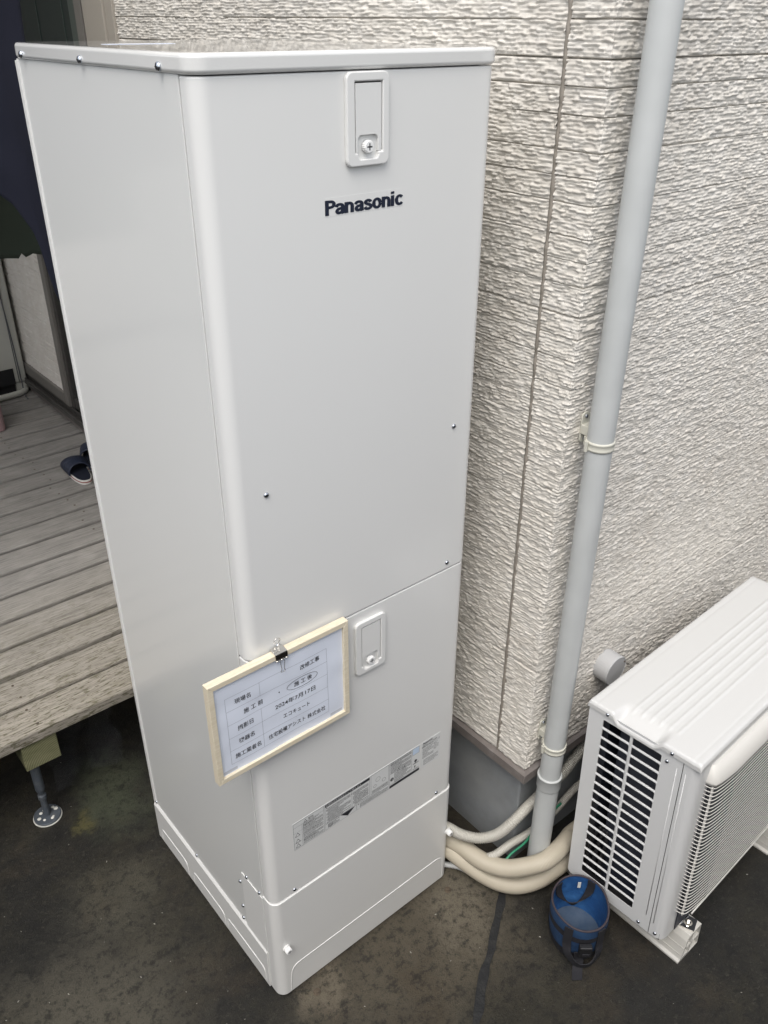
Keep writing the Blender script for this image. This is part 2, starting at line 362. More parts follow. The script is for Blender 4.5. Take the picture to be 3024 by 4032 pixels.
def deck_mat():
    m = bpy.data.materials.new('weathered_deck_timber'); m.use_nodes = True
    n = m.node_tree.nodes; l = m.node_tree.links; b = n['Principled BSDF']
    tc = n.new('ShaderNodeTexCoord'); oi = n.new('ShaderNodeObjectInfo')
    ofs = n.new('ShaderNodeVectorMath'); ofs.operation = 'MULTIPLY_ADD'; l.new(oi.outputs['Random'], ofs.inputs[0]); ofs.inputs[1].default_value = (31, 17, 5); l.new(tc.outputs['Object'], ofs.inputs[2])
    def noise(sc, st, det=8, ro=.65):
        mp = n.new('ShaderNodeMapping'); mp.inputs['Scale'].default_value = st; l.new(ofs.outputs[0], mp.inputs[0])
        q = n.new('ShaderNodeTexNoise'); q.inputs['Scale'].default_value = sc; q.inputs['Detail'].default_value = det; q.inputs['Roughness'].default_value = ro; q.inputs['Distortion'].default_value = .4; l.new(mp.outputs[0], q.inputs['Vector']); return q.outputs['Fac']
    def rng(s, a, b_):
        q = n.new('ShaderNodeMapRange'); q.inputs['From Min'].default_value = a; q.inputs['From Max'].default_value = b_; l.new(s, q.inputs['Value']); return q.outputs[0]
    def mix(f, a, b_):
        q = n.new('ShaderNodeMix'); q.data_type = 'RGBA'
        if isinstance(f, float): q.inputs['Factor'].default_value = f
        else: l.new(f, q.inputs['Factor'])
        for s, v in (('A', a), ('B', b_)):
            if isinstance(v, tuple): q.inputs[s].default_value = (*v, 1)
            else: l.new(v, q.inputs[s])
        return q.outputs['Result']
    def mul(a, b_):
        q = n.new('ShaderNodeMath'); q.operation = 'MULTIPLY'; l.new(a, q.inputs[0])
        if isinstance(b_, float): q.inputs[1].default_value = b_
        else: l.new(b_, q.inputs[1])
        return q.outputs[0]
    grain = noise(6, (1.5, 34, 34)); fine = noise(10, (3, 110, 110), 4)
    c = mix(rng(grain, .3, .7), (.14, .133, .125), (.31, .298, .278))
    c = mix(mul(rng(fine, .55, .7), .6), c, (.075, .070, .062))
    c = mix(mul(rng(noise(3, (2, 5, 5)), .45, .7), .5), c, (.34, .325, .30))
    # the boards nearest the edge are rained on: bleached, with mossy pitting
    sep = n.new('ShaderNodeSeparateXYZ'); g = n.new('ShaderNodeNewGeometry'); l.new(g.outputs['Position'], sep.inputs[0])
    edge = rng(sep.outputs['Y'], 1.75, 1.0)
    c = mix(mul(edge, .65), c, mix(rng(grain, .35, .65), (.23, .205, .163), (.43, .39, .32)))
    pit = rng(noise(14, (2.2, 12, 12), 3), .53, .60); c = mix(mul(mul(pit, edge), .8), c, (.085, .078, .042))
    c = mix(mul(mul(rng(noise(3, (1.4, 3, 3), 3), .58, .75), edge), .5), c, (.13, .115, .06))
    l.new(c, b.inputs['Base Color']); b.inputs['Roughness'].default_value = .8; b.inputs['Specular IOR Level'].default_value = .25
    bp = n.new('ShaderNodeBump'); bp.inputs['Strength'].default_value = .6; bp.inputs['Distance'].default_value = .004; l.new(grain, bp.inputs['Height'])
    bq = n.new('ShaderNodeBump'); bq.inputs['Strength'].default_value = .4; bq.inputs['Distance'].default_value = .002; l.new(fine, bq.inputs['Height']); l.new(bp.outputs[0], bq.inputs['Normal'])
    l.new(bq.outputs[0], b.inputs['Normal'])
    return m
M['deck'] = deck_mat()

# ------------------------------------------------------------------ ground
def ground_z(x, y):
    return 0.0
gx = np.r_[-60, -20, -6, np.arange(-2.4, 2.81, .1), 6, 20, 60]; gy = np.r_[-60, -20, -6, np.arange(-2.4, 3.01, .1), 6, 20, 60]
GX, GY = np.meshgrid(gx, gy)
GP = np.stack([GX, GY, np.zeros_like(GX)], -1)
ground = grid('ground', GP, M['ground'], smooth=True, kind='structure')
# expansion joint: dark uneven filler strip proud of the slab by a hair
jp, _ = crom([(.80, -.07, 0), (.716, -.127, 0), (.62, -.197, 0), (.477, -.286, 0), (.374, -.355, 0), (.1, -.54, 0), (-.3, -.81, 0)], 140)
V = []
for i, p_ in enumerate(jp):
    d = np.array([.55, -.83, 0]) ; ww = .0115 + .008 * (vn(np.array([i * .21]), np.array([3.]), 3)[0] - .5); of = .006 * (vn(np.array([i * .17]), np.array([9.]), 5)[0] - .5)
    for s in (-1, 1): V.append((p_[0] + d[0] * (s * ww + of), p_[1] + d[1] * (s * ww + of), .004))
pyd('expansion_joint', V, [(2 * i, 2 * i + 1, 2 * i + 3, 2 * i + 2) for i in range(len(jp) - 1)], mat('joint_filler', (.0075, .008, .009), .7, vary=(45, (.020, .020, .019), .45, .7), bump=[(150, .8, .003)]), ground)

# loose pale grit
gv, gf = [], []
rs = random.Random(3)
spots = [(.483, -.078), (.508, -.232), (.345, -.252), (.647, -.192), (.714, -.244), (.03, 1.12)] + [(rs.uniform(-.4, 1.5), rs.uniform(-1.0, .1)) for _ in range(60)] + [(rs.uniform(-.7, -.05), rs.uniform(-.2, 1.2)) for _ in range(40)]
for (x, y) in spots:
    s = rs.choice([.0008, .001, .001, .0013, .0018]); a = rs.uniform(0, 3.1); k = len(gv)
    for dx, dy, dz in ((-1, -.5, 0), (1, -.6, 0), (1.2, .5, 0), (-.9, .6, 0), (-.7, -.3, .8), (.8, -.4, .9), (.8, .3, .7), (-.6, .4, .9)):
        dx *= 1.5; gv.append((x + s * (dx * math.cos(a) - dy * math.sin(a)), y + s * (dx * math.sin(a) + dy * math.cos(a)), .001 + s * dz))
    gf += [tuple(i + k for i in q) for q in ((4, 5, 6, 7), (0, 1, 5, 4), (1, 2, 6, 5), (2, 3, 7, 6), (3, 0, 4, 7))]
grit = pyd('loose_grit', gv, gf, M['chip'], kind='stuff')
grit['label'] = 'loose pale grit scattered over the dark concrete'; grit['category'] = 'grit'

# ------------------------------------------------------------------ house
XA, YB = .755, -.125          # outer faces of the siding: wall A faces -X, wall B faces -Y
ZB = .437                     # siding bottom
house = thing('house', 'two walls of cream stacked-stone siding above a grey foundation and brown drip edge', 'house', (0, 0, 0))
ZL = 2.188
def relief(u, v):
    """height 0..1 of the split-stone face"""
    v2 = v + .0040 * (vn(u / .06, v / .035, 11) - .5) + .0042 * (vn(u / .016, v / .010, 12) - .5)
    per = .1555; t = (ZL - v) / per; k = np.floor(t); fr = (t - k) * per
    rh = .0069
    rw = v2 / rh; row = np.floor(rw); f = rw - row
    cw = .011 + .022 * _h(row, row * 0, 21)
    cu = (u + _h(row, row * 0, 22) * .3) / cw + .5 * (vn(u / .03, v / .02, 14) - .5); col = np.floor(cu); fc = cu - col
    hh = _h(row, col, 23)
    dome = np.clip(1.25 * np.sqrt(np.clip(np.sin(np.pi * np.clip(f, 0, 1)), 0, 1)), 0, 1)
    end = np.clip(np.minimum(fc, 1 - fc) / .10, 0, 1)
    lean = .52 * (.5 - f)
    h = (.22 + .60 * hh + lean) * dome * (.55 + .45 * end)
    h = h * .74 + .30 * vn(u / .008, v / .005, 31) + .12 * (vn(u / .20, v / .10, 32) - .5)
    for o in (0, .046, .094):
        d = np.abs(fr - o); d = np.minimum(d, np.abs(fr - o - per)); d = np.minimum(d, np.abs(fr - o + per))
        keep = (vn(u / .45, v / .05, 40) > (.08 if o == 0 else .24)) * 1.
        h = np.where(d < .0011, h * (1 - keep) - .42 * keep, h)
    return np.clip(h, -.8, 1)
AMP = .0090
zrows = [ZB, .788, 1.2545, 1.721, 2.1875, 2.654, 3.12, 4.0, 5.2]
def zsamp(z0, z1, dv, fine=True):
    g = .0004
    zs = np.linspace(z0 + g, z1 - g, max(2, int(round((z1 - z0) / dv)) + 1))
    if not fine: return zs
    per = .1555; ex = []
    for k in range(-6, 14):
        for o in (0, .046, .094):
            c = ZL - k * per - o
            if z0 + .003 < c < z1 - .003: ex += [c - .0013, c - .0009, c + .0009, c + .0013]
    ex = np.array(ex); keep = np.ones(len(zs), bool)
    for e_ in ex: keep &= ~((np.abs(zs - e_) < .0009) & (zs > z0 + .002) & (zs < z1 - .002))
    return np.sort(np.r_[zs[keep], ex])
def board(plane, u0, u1, z0, z1, du, dv):
    us = np.linspace(u0, u1, max(2, int(round((u1 - u0) / du)) + 1)); zs = zsamp(z0, z1, dv, dv < .01)
    U, Z = np.meshgrid(us, zs); d = (relief(U + (0 if plane == 'A' else 7.3), Z) - .55) * AMP
    edge = (np.arange(len(zs)) == 0) | (np.arange(len(zs)) == len(zs) - 1)
    d[edge] = -.009
    if plane == 'A': P = np.stack([XA - d, U, Z], -1)[:, ::-1]
    else: P = np.stack([U, YB - d, Z], -1)
    return grid('siding_board', P, M['siding'], house)
CW = .10
for i in range(len(zrows) - 1):
    z0, z1 = zrows[i], zrows[i + 1]; hi = i <= 4
    fz = .0022 if hi else .03
    board('B', XA + CW + .006, 2.25, z0, z1, .0033 if hi else .03, fz)
    board('B', 2.253, 4.2, z0, z1, .03, .012 if hi else .05)
    board('A', YB + CW + .008, .42, z0, z1, .0033 if hi else .03, fz)
    board('A', .42, 1.868, z0, z1, .0055 if i in (3, 4) else .012 if hi else .05, fz if i in (3, 4) else .006 if hi else .05)
    if i >= 5: board('A', 1.871, 6.0, z0, z1, .05, .05)
    elif i < 3: board('A', 3.065, 5.2, z0, z1, .008, .004)
    else: board('A', 3.065, 5.2, z0, z1, .05, .02)
    # corner board, bent round the corner with its edge knocked flat
    ss = np.r_[np.linspace(-CW, -.02, 25), np.linspace(-.018, .018, 29), np.linspace(.02, CW, 25)] if hi else np.linspace(-CW, CW, 9); zs = zsamp(z0, z1, fz, hi)
    S, Z = np.meshgrid(ss, zs); d = (relief(S + 3.1, Z) - .55) * AMP; d[[0, -1]] = -.009
    bl = np.clip(1 - np.abs(S) / .008, 0, 1)
    X = np.where(S <= 0, XA - d, XA + S - d * bl); Y = np.where(S >= 0, YB - d, YB - S - d * bl)
    sm = (X - XA) + (Y - YB); cut = .0004; ex = np.where(sm < cut, (cut - sm) / 2, 0); nearc = np.abs(S) < .03
    X = X + ex * nearc; Y = Y + ex * nearc
    grid('corner_board', np.stack([X, Y, Z], -1), M['siding'], house)
# sealant in the vertical joints
for plane in ('A', 'B'):
    zs = np.linspace(ZB, 5.2, 700)
    rows = []
    for z in zs:
        wv = .0014 * (vn(np.array([z / .02]), np.array([1.]), 51)[0] - .5); dp = .003 * (vn(np.array([z / .013]), np.array([4.]), 52)[0] - .5)
        r_ = []
        for k, (t, dd) in enumerate(((-.0075, .006), (-.0045, .000), (0, -.0015), (.0045, .000), (.0075, .006))):
            c = (YB + CW + .0045 if plane == 'A' else XA + CW + .003) + t * (.9 if abs(t) < .005 else 1) + wv
            r_.append((XA + dd + dp, c, z) if plane == 'A' else (c, YB + dd + dp, z))
        rows.append(r_ if plane == 'B' else r_[::-1])
    grid('joint_sealant', np.array(rows), M['sealant'], house)
# backing sheathing so nothing shows through the joints
boxes('sheathing', [(XA + .013, XA + .03, YB + .013, 1.868, ZB - .01, 5.2), (XA + .03, 4.2, YB + .013, YB + .03, ZB - .01, 5.2), (XA + .013, XA + .03, 3.065, 6, ZB + .02, 5.2)], M['tank_dark'], house)
# drip edge: profile swept along wall A, round the corner and along wall B
prof = [(.020, .006), (-.004, .000), (-.012, -.003), (-.0135, -.030), (-.0115, -.030), (-.010, -.006), (.025, -.006)]   # (offset from the face, +inward), (dz)
V = []
for k, (ux, uy) in enumerate((('A', 6.0), ('C', 0), ('B', 4.2))):
    for o_, dz in prof:
        if ux == 'A': V.append((XA + o_, uy, ZB - .002 + dz))
        elif ux == 'C': V.append((XA + o_, YB + o_, ZB - .002 + dz))
        else: V.append((uy, YB + o_, ZB - .002 + dz))
n_ = len(prof); F = []
for k in range(2):
    for j in range(n_ - 1): F.append((k * n_ + j, k * n_ + j + 1, (k + 1) * n_ + j + 1, (k + 1) * n_ + j))
pyd('drip_edge', V, F, M['drip'], house)
for (y0) in (-.018, 1.15):   # lap joints of the drip edge: a thin cover sheet
    V = []
    for yy in (y0, y0 + .03):
        for o_, dz in prof[:4]: V.append((XA + o_ - .0012, yy, ZB - .002 + dz + .0008))
    pyd('drip_lap', V, [(j, j + 1, j + 5, j + 4) for j in range(3)], M['drip'], house)
# foundation
XF, YF = .790, -.090
fs = np.linspace(0, 1, 2)
V, F = boxv(XF, 4.2, YF, 6.0, -.3, ZB + .02)
pyd('foundation', V, F, M['foundation'], house, bevel=(.006, 2))

# sliding door in wall A
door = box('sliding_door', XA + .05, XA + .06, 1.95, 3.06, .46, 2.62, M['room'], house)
box('jamb', XA - .018, XA + .06, 1.927, 2.088, .46, 2.62, M['frame_trim'], door, bevel=(.002, 2))
box('jamb_flange', XA - .010, XA + .03, 1.869, 1.9255, .452, 2.652, M['frame_trim'], door, bevel=(.002, 2))
box('track_gap', XA + .012, XA + .055, 2.089, 2.13, .5, 2.6, M['black'], door)
box('stile', XA - .006, XA + .03, 2.1305, 2.19, .5, 2.6, M['sash_light'], door, bevel=(.003, 2))
box('stile_gasket', XA + .004, XA + .03, 2.191, 2.206, .5, 2.6, M['black'], door)
box('glazing_bead', XA + .002, XA + .03, 2.207, 2.256, .5, 2.6, M['greenstrip'], door)
box('pane', XA + .018, XA + .024, 2.257, 2.965, .56, 2.6, M['screen'], door)
for yy in (2.349, 2.60): box('mesh_cord', XA + .014, XA + .0175, yy, yy + .002, .56, 2.6, M['greenstrip'], door)
box('stile', XA - .004, XA + .03, 2.966, 3.004, .50, 2.6, M['sash'], door, bevel=(.003, 2))
box('stile', XA - .016, XA + .03, 3.0055, 3.06, .50, 2.6, M['sash_light'], door, bevel=(.003, 2))
box('bottom_rail', XA + .0, XA + .03, 2.089, 2.965, .502, .559, M['sash'], door, bevel=(.003, 2))
box('bottom_rail', XA - .016, XA + .012, 3.061, 4.35, .502, .56, M['sash_light'], door, bevel=(.003, 2))
sill = boxes('sill', [(XA - .035, XA + .06, 1.927, 4.35, .447, .470), (XA - .035, XA - .028, 1.93, 4.35, .471, .482), (XA - .010, XA - .004, 2.09, 4.35, .471, .500), (XA + .016, XA + .022, 2.09, 4.35, .471, .500)], M['sash'], door, bevel=(.0015, 1))
box('head', XA - .03, XA + .06, 1.869, 4.35, 2.653, 2.72, M['frame_trim'], door, bevel=(.003, 2))

# balcony over the deck, yard wall and rear wall: unseen, added to block skylight
shade_slab = box('deck_shade_slab', -1.9, XA - .02, 1.9, 5.6, 3.1, 3.32, M['frame_trim'], house, bevel=(.004, 1))  # unseen slab added to shade the back of the deck
box('rear_shade_wall', -3.0, XA - .03, 5.62, 5.8, 0, 5.2, M['siding'], house)  # unseen wall added to darken the alcove behind the deck
bw = thing('sky_blocker_wall', 'plain grey block wall out of view, added to shade the tank base', 'wall', (0, -2.35, 0))  # added out of view so the tank darkens toward its base
M['block'] = mat('concrete_block', (.13, .127, .12), .85, vary=(4, (.10, .098, .092), .4, .7), bump=[(120, .5, .003)])
for r_ in range(10):
    boxes('blocker_course', [(-4.2 + (.2 if r_ % 2 else 0) + .4 * c_, -4.2 + (.2 if r_ % 2 else 0) + .4 * c_ + .392, -.12, 0, .2 * r_, .2 * r_ + .192) for c_ in range(24)], M['block'], bw)
    boxes('blocker_course', [(-3.1, -2.98, .02 + (.2 if r_ % 2 else 0) + .4 * c_, .02 + (.2 if r_ % 2 else 0) + .4 * c_ + .392, .2 * r_, .2 * r_ + .192) for c_ in range(19)], M['block'], bw)
boxes('blocker_core', [(-4.2, 5.6, -.11, -.012, 0, 1.99), (-4.3, 5.7, -.13, .01, 1.993, 2.05), (-3.09, -2.99, .03, 7.7, 0, 1.99), (-3.11, -2.97, .02, 7.7, 1.993, 2.05)], M['block'], bw)
# ------------------------------------------------------------------ timber deck
deck = thing('timber_deck', 'weathered grey timber deck with open gaps between its boards, on steel legs', 'deck', (0, .93, 0))
XD0, XD1 = -1.9, .782
for k in range(21):
    y0 = .932 + k * .152 + rs.uniform(-.0015, .0015)
    nx = 28; xs = np.linspace(XD0, XD1 - rs.uniform(0, .008), nx); wv = .002 * np.sin(xs * rs.uniform(1, 3) + rs.uniform(0, 6))
    tz = rs.uniform(-.0015, .0015); hw = .131; rr_ = .006
    pr = [(0, 0), (hw, 0), (hw, .038 - rr_), (hw - .0015, .038 - .0015), (hw - rr_, .038), (rr_, .038), (.0015, .038 - .0015), (0, .038 - rr_)]
    V, F = [], []
    for i, x in enumerate(xs):
        for (a, z) in pr: V.append((x, y0 + a + wv[i], .362 + z + tz * (1 if a > .07 else -1)))
    m_ = len(pr)
    for i in range(nx - 1):
        for j in range(m_): F.append((i * m_ + j, (i + 1) * m_ + j, (i + 1) * m_ + (j + 1) % m_, i * m_ + (j + 1) % m_))
    F += [tuple(range(m_)), tuple((nx - 1) * m_ + j for j in range(m_))[::-1]]
    b = pyd('deck_board', [(a, y - .93, z) for a, y, z in V], F, M['deck'], deck)
    # dark screw holes, two per joist
    for xj in (-.225, .40, -1.0):
        for a in (.032, .098): lathe('screw_head', [(.0045, 0), (.0045, .0012), (.002, .0005)], M['rust'], b, Matrix.Translation((xj + rs.uniform(-.02, .02), y0 + a + rs.uniform(-.01, .01) - .93, .4002 + tz * (1 if a > .07 else -1))), 8)
for xj in (-.225, .47, -1.0):
    jo = box('joist', xj - .0535, xj + .0535, .012, 3.2, .256, .3605, M['joist'], deck, bevel=(.002, 1))
    for yl in (.055, 1.35, 2.6):
        q = -.024 if xj == -.225 else 0
        lg = lathe('leg', [(.0150, .256), (.0150, .13), (.0105, .11), (.0105, .105), (.0135, .10), (.0135, .085), (.0100, .08), (.0100, .008)], M['steel'], deck, Matrix.Translation((xj + q, yl, 0)), 16)
        lathe('base_plate', [(.0, .010), (.041, .010), (.0425, .008), (.0425, .003)], M['steel'], lg, Matrix.Translation((xj + q, yl, 0)), 32)
        lathe('pad_rim', [(.0, .0032), (.0445, .0032), (.0452, .0005)], M['paintspot'], lg, Matrix.Translation((xj + q, yl, 0)), 32)
        for a in range(8):
            an = a * .785 + rs.uniform(-.3, .3); rr_ = .030 + rs.uniform(-.010, .008); sp = rs.uniform(.5, 1.25)
            lathe('paint_spot', [(0, .0016), (.004 * sp, .0012), (.0065 * sp, 0)], M['paintspot'], lg, Matrix.Translation((xj + q + rr_ * math.cos(an), yl + rr_ * math.sin(an), .0102)), 8)

# plastic sheet hanging under the deck
def plastic():
    m = bpy.data.materials.new('clear_polythene'); m.use_nodes = True
    b = m.node_tree.nodes['Principled BSDF']; b.inputs['Base Color'].default_value = (.2, .21, .23, 1); b.inputs['Roughness'].default_value = .15; b.inputs['Alpha'].default_value = .07
    return m
us = np.linspace(0, 1, 26); vs_ = np.linspace(0, 1, 30); U, Vv = np.meshgrid(us, vs_)
PX = -.12 + .16 * U - .075 * Vv * (1 - U) ; PZ = .35 - .335 * Vv ; PY = 1.12 - .06 * Vv + .035 * np.sin(U * 9 + Vv * 3) * (1 - .4 * Vv) + .02 * (vn(U * 6, Vv * 7, 61) - .5)
PX = PX + .03 * (vn(U * 5, Vv * 6, 62) - .5)
sh = grid('plastic_sheet', np.stack([PX, PY, PZ], -1), plastic()); tag(sh, 'crumpled clear plastic sheet hanging in the dark under the deck', 'plastic sheet')

# ------------------------------------------------------------------ hot water tank
def screw(parent, loc, out='F', r=.0062, name='screw'):
    Mx = (FRONT if out == 'F' else SIDE)
    Mx = Matrix.Translation(loc) @ Mx
    s = lathe(name, [(r, 0), (r * .98, r * .25), (r * .8, r * .52), (r * .45, r * .68), (0.0001, r * .72)], M['screw'], parent, Mx, 16, True)
    V, F = [], []
    for a, b in ((r * .52, r * .13), (r * .13, r * .52)):
        v, f = boxv(-a, a, -b, b, r * .55, r * .735); k = len(V); V += [Mx @ Vector(q) for q in v]; F += [tuple(i + k for i in q) for q in f]
    pyd('cross_recess', V, F, M['black'], s)
    return s
W_, D_, HT = .6, .68, 2.180
P1, P2 = 1.142, .384
tank = thing('hot_water_tank', 'tall white metal hot water storage tank cabinet standing on the concrete', 'water heater', (0, 0, 0))
def plan(x0, x1, y0, y1, r):        # plan outline with rounded front corners (front = y0)
    return rrect(x0, x1, y0, y1, r, 8, (1, 0, 0, 1))
I4 = Matrix.Identity(4)
box('body', 0, W_, .0430, D_, .02, HT, M['tank_side'], tank, bevel=(.0012, 2))
box('shadow_plinth', .014, W_ - .014, .014, D_ - .014, 0, .03, M['tank_dark'], tank)  # dark inset box, stands in for the contact shadow line under the tank
box('back_flange', -.0025, .02, D_ - .012, D_ + .002, .16, HT - .003, M['tank'], tank, bevel=(.001, 2))
up = prism('upper_panel', [plan(0, W_, 0, .0405, .0245)], HT - P1 - .003, Matrix.Translation((0, 0, P1 + .0015)), M['tank'], tank, bevel=(.003, 3))
mid = prism('middle_panel', [plan(0, W_, .001, .0405, .0245)], P1 - P2 - .003, Matrix.Translation((0, 0, P2 + .0015)), M['tank'], tank, bevel=(.003, 3))
lowp = prism('lower_panel', [plan(-.0015, W_ + .0015, -.0025, .0445, .0255)], P2 - .010, Matrix.Translation((0, 0, .009)), M['tank'], tank, bevel=(.0016, 3))
prism('panel_core', [plan(.0025, W_ - .0025, .006, .05, .022)], HT - .05, Matrix.Translation((0, 0, .03)), M['tank_dark'], tank)
for p_ in (up, mid, lowp):
    for pl_ in p_.data.polygons: pl_.use_smooth = True
    p_.modifiers['bevel'].harden_normals = True
lid = prism('lid', [rrect(-.0055, W_ + .0055, -.0055, D_ + .006, .031, 8)], .0275, Matrix.Translation((0, 0, HT)), M['tank_lid'], tank, bevel=(.007, 4))
for pl_ in lid.data.polygons: pl_.use_smooth = True
lid.modifiers['bevel'].harden_normals = True
box('lid_sticker', .07, .20, .42, .445, HT + .0277, HT + .0281, M['paper'], lid)
for y in (.630, .362, .085): screw(lid, (-.0055, y, HT + .008), 'S', .0068)
for (x, z) in ((.0672, 1.503), (.5355, 1.505), (.535, 1.161), (.0685, 1.157)): screw(up, (x, 0, z), r=.0055)
for (x, z) in ((.065, .397), (.5385, .398)): screw(mid, (x, .001, z), r=.0052)
# thumb screws of the lower panel
def thumb(parent, x, y, z, r=.0085, ln=.016, boss=True):
    Mx = Matrix.Translation((x, y, z)) @ FRONT
    if boss: lathe('screw_boss', [(r * 1.25, 0), (r * 1.2, .003), (r * .9, .004)], M['plastic'], parent, Mx, 24)
    prof = []
    n = 40
    V = []
    for zz, sc in ((.002, 1), (ln - .0015, 1), (ln, .88)):
        for k in range(n):
            a = 2 * math.pi * k / n; rr = r * sc * (1 if k % 2 else .93)
            V.append(Mx @ Vector((rr * math.cos(a), rr * math.sin(a), zz)))
    F = [(i * n + k, i * n + (k + 1) % n, (i + 1) * n + (k + 1) % n, (i + 1) * n + k) for i in range(2) for k in range(n)] + [tuple(2 * n + k for k in range(n))]
    o = pyd('thumb_screw', V, F, M['knob'], parent)
    Vc, Fc = [], []
    for a, b in ((r * .55, r * .12), (r * .12, r * .55)):
        v, f = boxv(-a, a, -b, b, ln - .001, ln + .0002); k = len(Vc); Vc += [Mx @ Vector(q) for q in v]; Fc += [tuple(i + k for i in q) for q in f]
    pyd('cross_recess', Vc, Fc, M['greyprint'], o)
    return o
thumb(lowp, .0265, -.0025, .2035); thumb(lowp, .5895, -.0025, .2055)
# knock-out outlines pressed into the lower panel and the side skirt
tube('knock_out_rib', crom([(.031, -.0028, .011), (.034, -.0028, .06), (.0375, -.0028, .090), (.044, -.0028, .104), (.058, -.0028, .111), (.10, -.0028, .112), (.30, -.0028, .112), (.53, -.0028, .112), (.556, -.0028, .110), (.570, -.0028, .100), (.575, -.0028, .084), (.577, -.0028, .011)], 120)[0], .0013, M['tank'], lowp, 8)
skirt = prism('side_skirt', [[(.0, .006), (.0055, .006), (.0055, .148), (.0005, .157), (0, .157)]], D_ - .0465 , Matrix(((-1, 0, 0, 0), (0, 0, 1, .046), (0, 1, 0, .002), (0, 0, 0, 1))), M['tank'], tank, bevel=(.0012, 2))
for (a, b) in ((.485, .652), (.272, .452), (.062, .258)):
    tube('knock_out_rib', crom([(-.0056, a, .011), (-.0056, a + .001, .05), (-.0056, a + .006, .062), (-.0056, a + .02, .067), (-.0056, (a + b) / 2, .068), (-.0056, b - .02, .067), (-.0056, b - .006, .062), (-.0056, b - .001, .05), (-.0056, b, .011)], 70)[0], .0013, M['tank'], skirt, 8)
cov = prism('access_cover', [[(-.144, .120), (-.0455, .120), (-.0455, .372), (-.144, .372)]], .002, SIDE, M['tank'], tank, bevel=(.0006, 2))
for (y, z) in ((.1195, .377), (.0605, .378), (.158, .321), (.158, .222), (.163, .1665), (.417, .1665), (.667, .1665)): screw(tank, (-.0001, y, z), 'S', .0052)

# latches
def latch(x0, x1, z0, z1, parent, dy=0.):
    xm = (x0 + x1) / 2; ix0, ix1 = x0 + .0165, x1 - .0135; iz0, iz1 = z0 + .0205, z1 - .014
    nx0, nx1 = xm - .021, xm + .021; nz = iz0 - .010
    hole = [(ix0, iz0), (nx0, iz0), (nx0, nz + .006), (nx0 + .002, nz + .002), (nx0 + .006, nz), (nx1 - .006, nz), (nx1 - .002, nz + .002), (nx1, nz + .006), (nx1, iz0), (ix1, iz0), (ix1, iz1), (ix0, iz1)]
    MT = Matrix.Translation((0, dy, 0)) @ FRONT
    pl_ = prism('latch_plate', [rrect(x0, x1, z0, z1, .011, 6), hole], .0085, MT, M['plastic'], parent, bevel=(.0026, 3))
    k = iz0 + .026; g = .0019
    dpts = [(ix0 + g, iz0 + .0002), (nx0, iz0 + .0002), (nx0, k - .006), (nx0 + .002, k - .002), (nx0 + .006, k), (nx1 - .006, k), (nx1 - .002, k - .002), (nx1, k - .006), (nx1, iz0 + .0002), (ix1 - g, iz0 + .0002), (ix1 - g, iz1 - .0025), (ix0 + g, iz1 - .0025)]
    prism('latch_door', [dpts], .0068, MT, M['plastic'], pl_, bevel=(.0008, 2))
    prism('latch_back', [[(ix0 - .002, nz - .002), (ix1 + .002, nz - .002), (ix1 + .002, iz1 + .002), (ix0 - .002, iz1 + .002)]], .0006, MT, M['tank_dark'], pl_)
    prism('latch_pocket', [[(nx0 - .0005, nz - .001), (nx1 + .0005, nz - .001), (nx1 + .0005, k + .001), (nx0 - .0005, k + .001)]], .0012, MT, M['plastic'], pl_)
    thumb(pl_, xm - .0005, dy - .0005, iz0 + .0085, .0098, .011, False)
    return pl_
latch(.2588, .3453, 2.040, 2.1778, up)
latch(.2612, .3465, .9705, 1.1148, mid, .001)
# maker's name
box('name_film', .2160, .3840, -.0002, .0004, 1.9675, 1.9965, M['tank'], up)
GL = {'P': (.645, [[(.1, 0), (.1, 1)], [(.1, .9), (.30, .9), (.46, .87), (.545, .78), (.545, .66), (.47, .56), (.32, .525), (.1, .525)]]),
      'a': (.635, [[(.075, .49), (.13, .60), (.28, .645), (.44, .60), (.49, .49), (.49, .28), (.495, .12), (.52, 0)], [(.49, .405), (.34, .375), (.18, .325), (.115, .225), (.15, .115), (.26, .085), (.38, .12), (.47, .22)]]),
      'n': (.655, [[(.1, 0), (.1, .735)], [(.1, .44), (.16, .57), (.30, .64), (.44, .58), (.49, .45), (.49, .25), (.49, 0)]]),
      's': (.590, [[(.47, .52), (.42, .61), (.28, .65), (.15, .605), (.115, .515), (.19, .43), (.33, .375), (.46, .30), (.475, .18), (.39, .10), (.26, .08), (.13, .12), (.075, .22)]]),
      'o': (.680, [[(.325 + .225 * math.cos(a), .365 + .285 * math.sin(a)) for a in np.linspace(0, 2 * math.pi, 17)]]),
      'i': (.285, [[(.1, 0), (.1, .735)], [(.1, .835), (.1, 1.0)]]),
      'c': (.60, [[(.325 + .225 * math.cos(a), .365 + .285 * math.sin(a)) for a in np.linspace(R(38), R(322), 15)]])}
V, F = [], []; xx = 0; lv_ = 0; kx = (.3828 - .2173) / (sum(GL[c][0] for c in 'Panasonic') - .045); kz = .0238
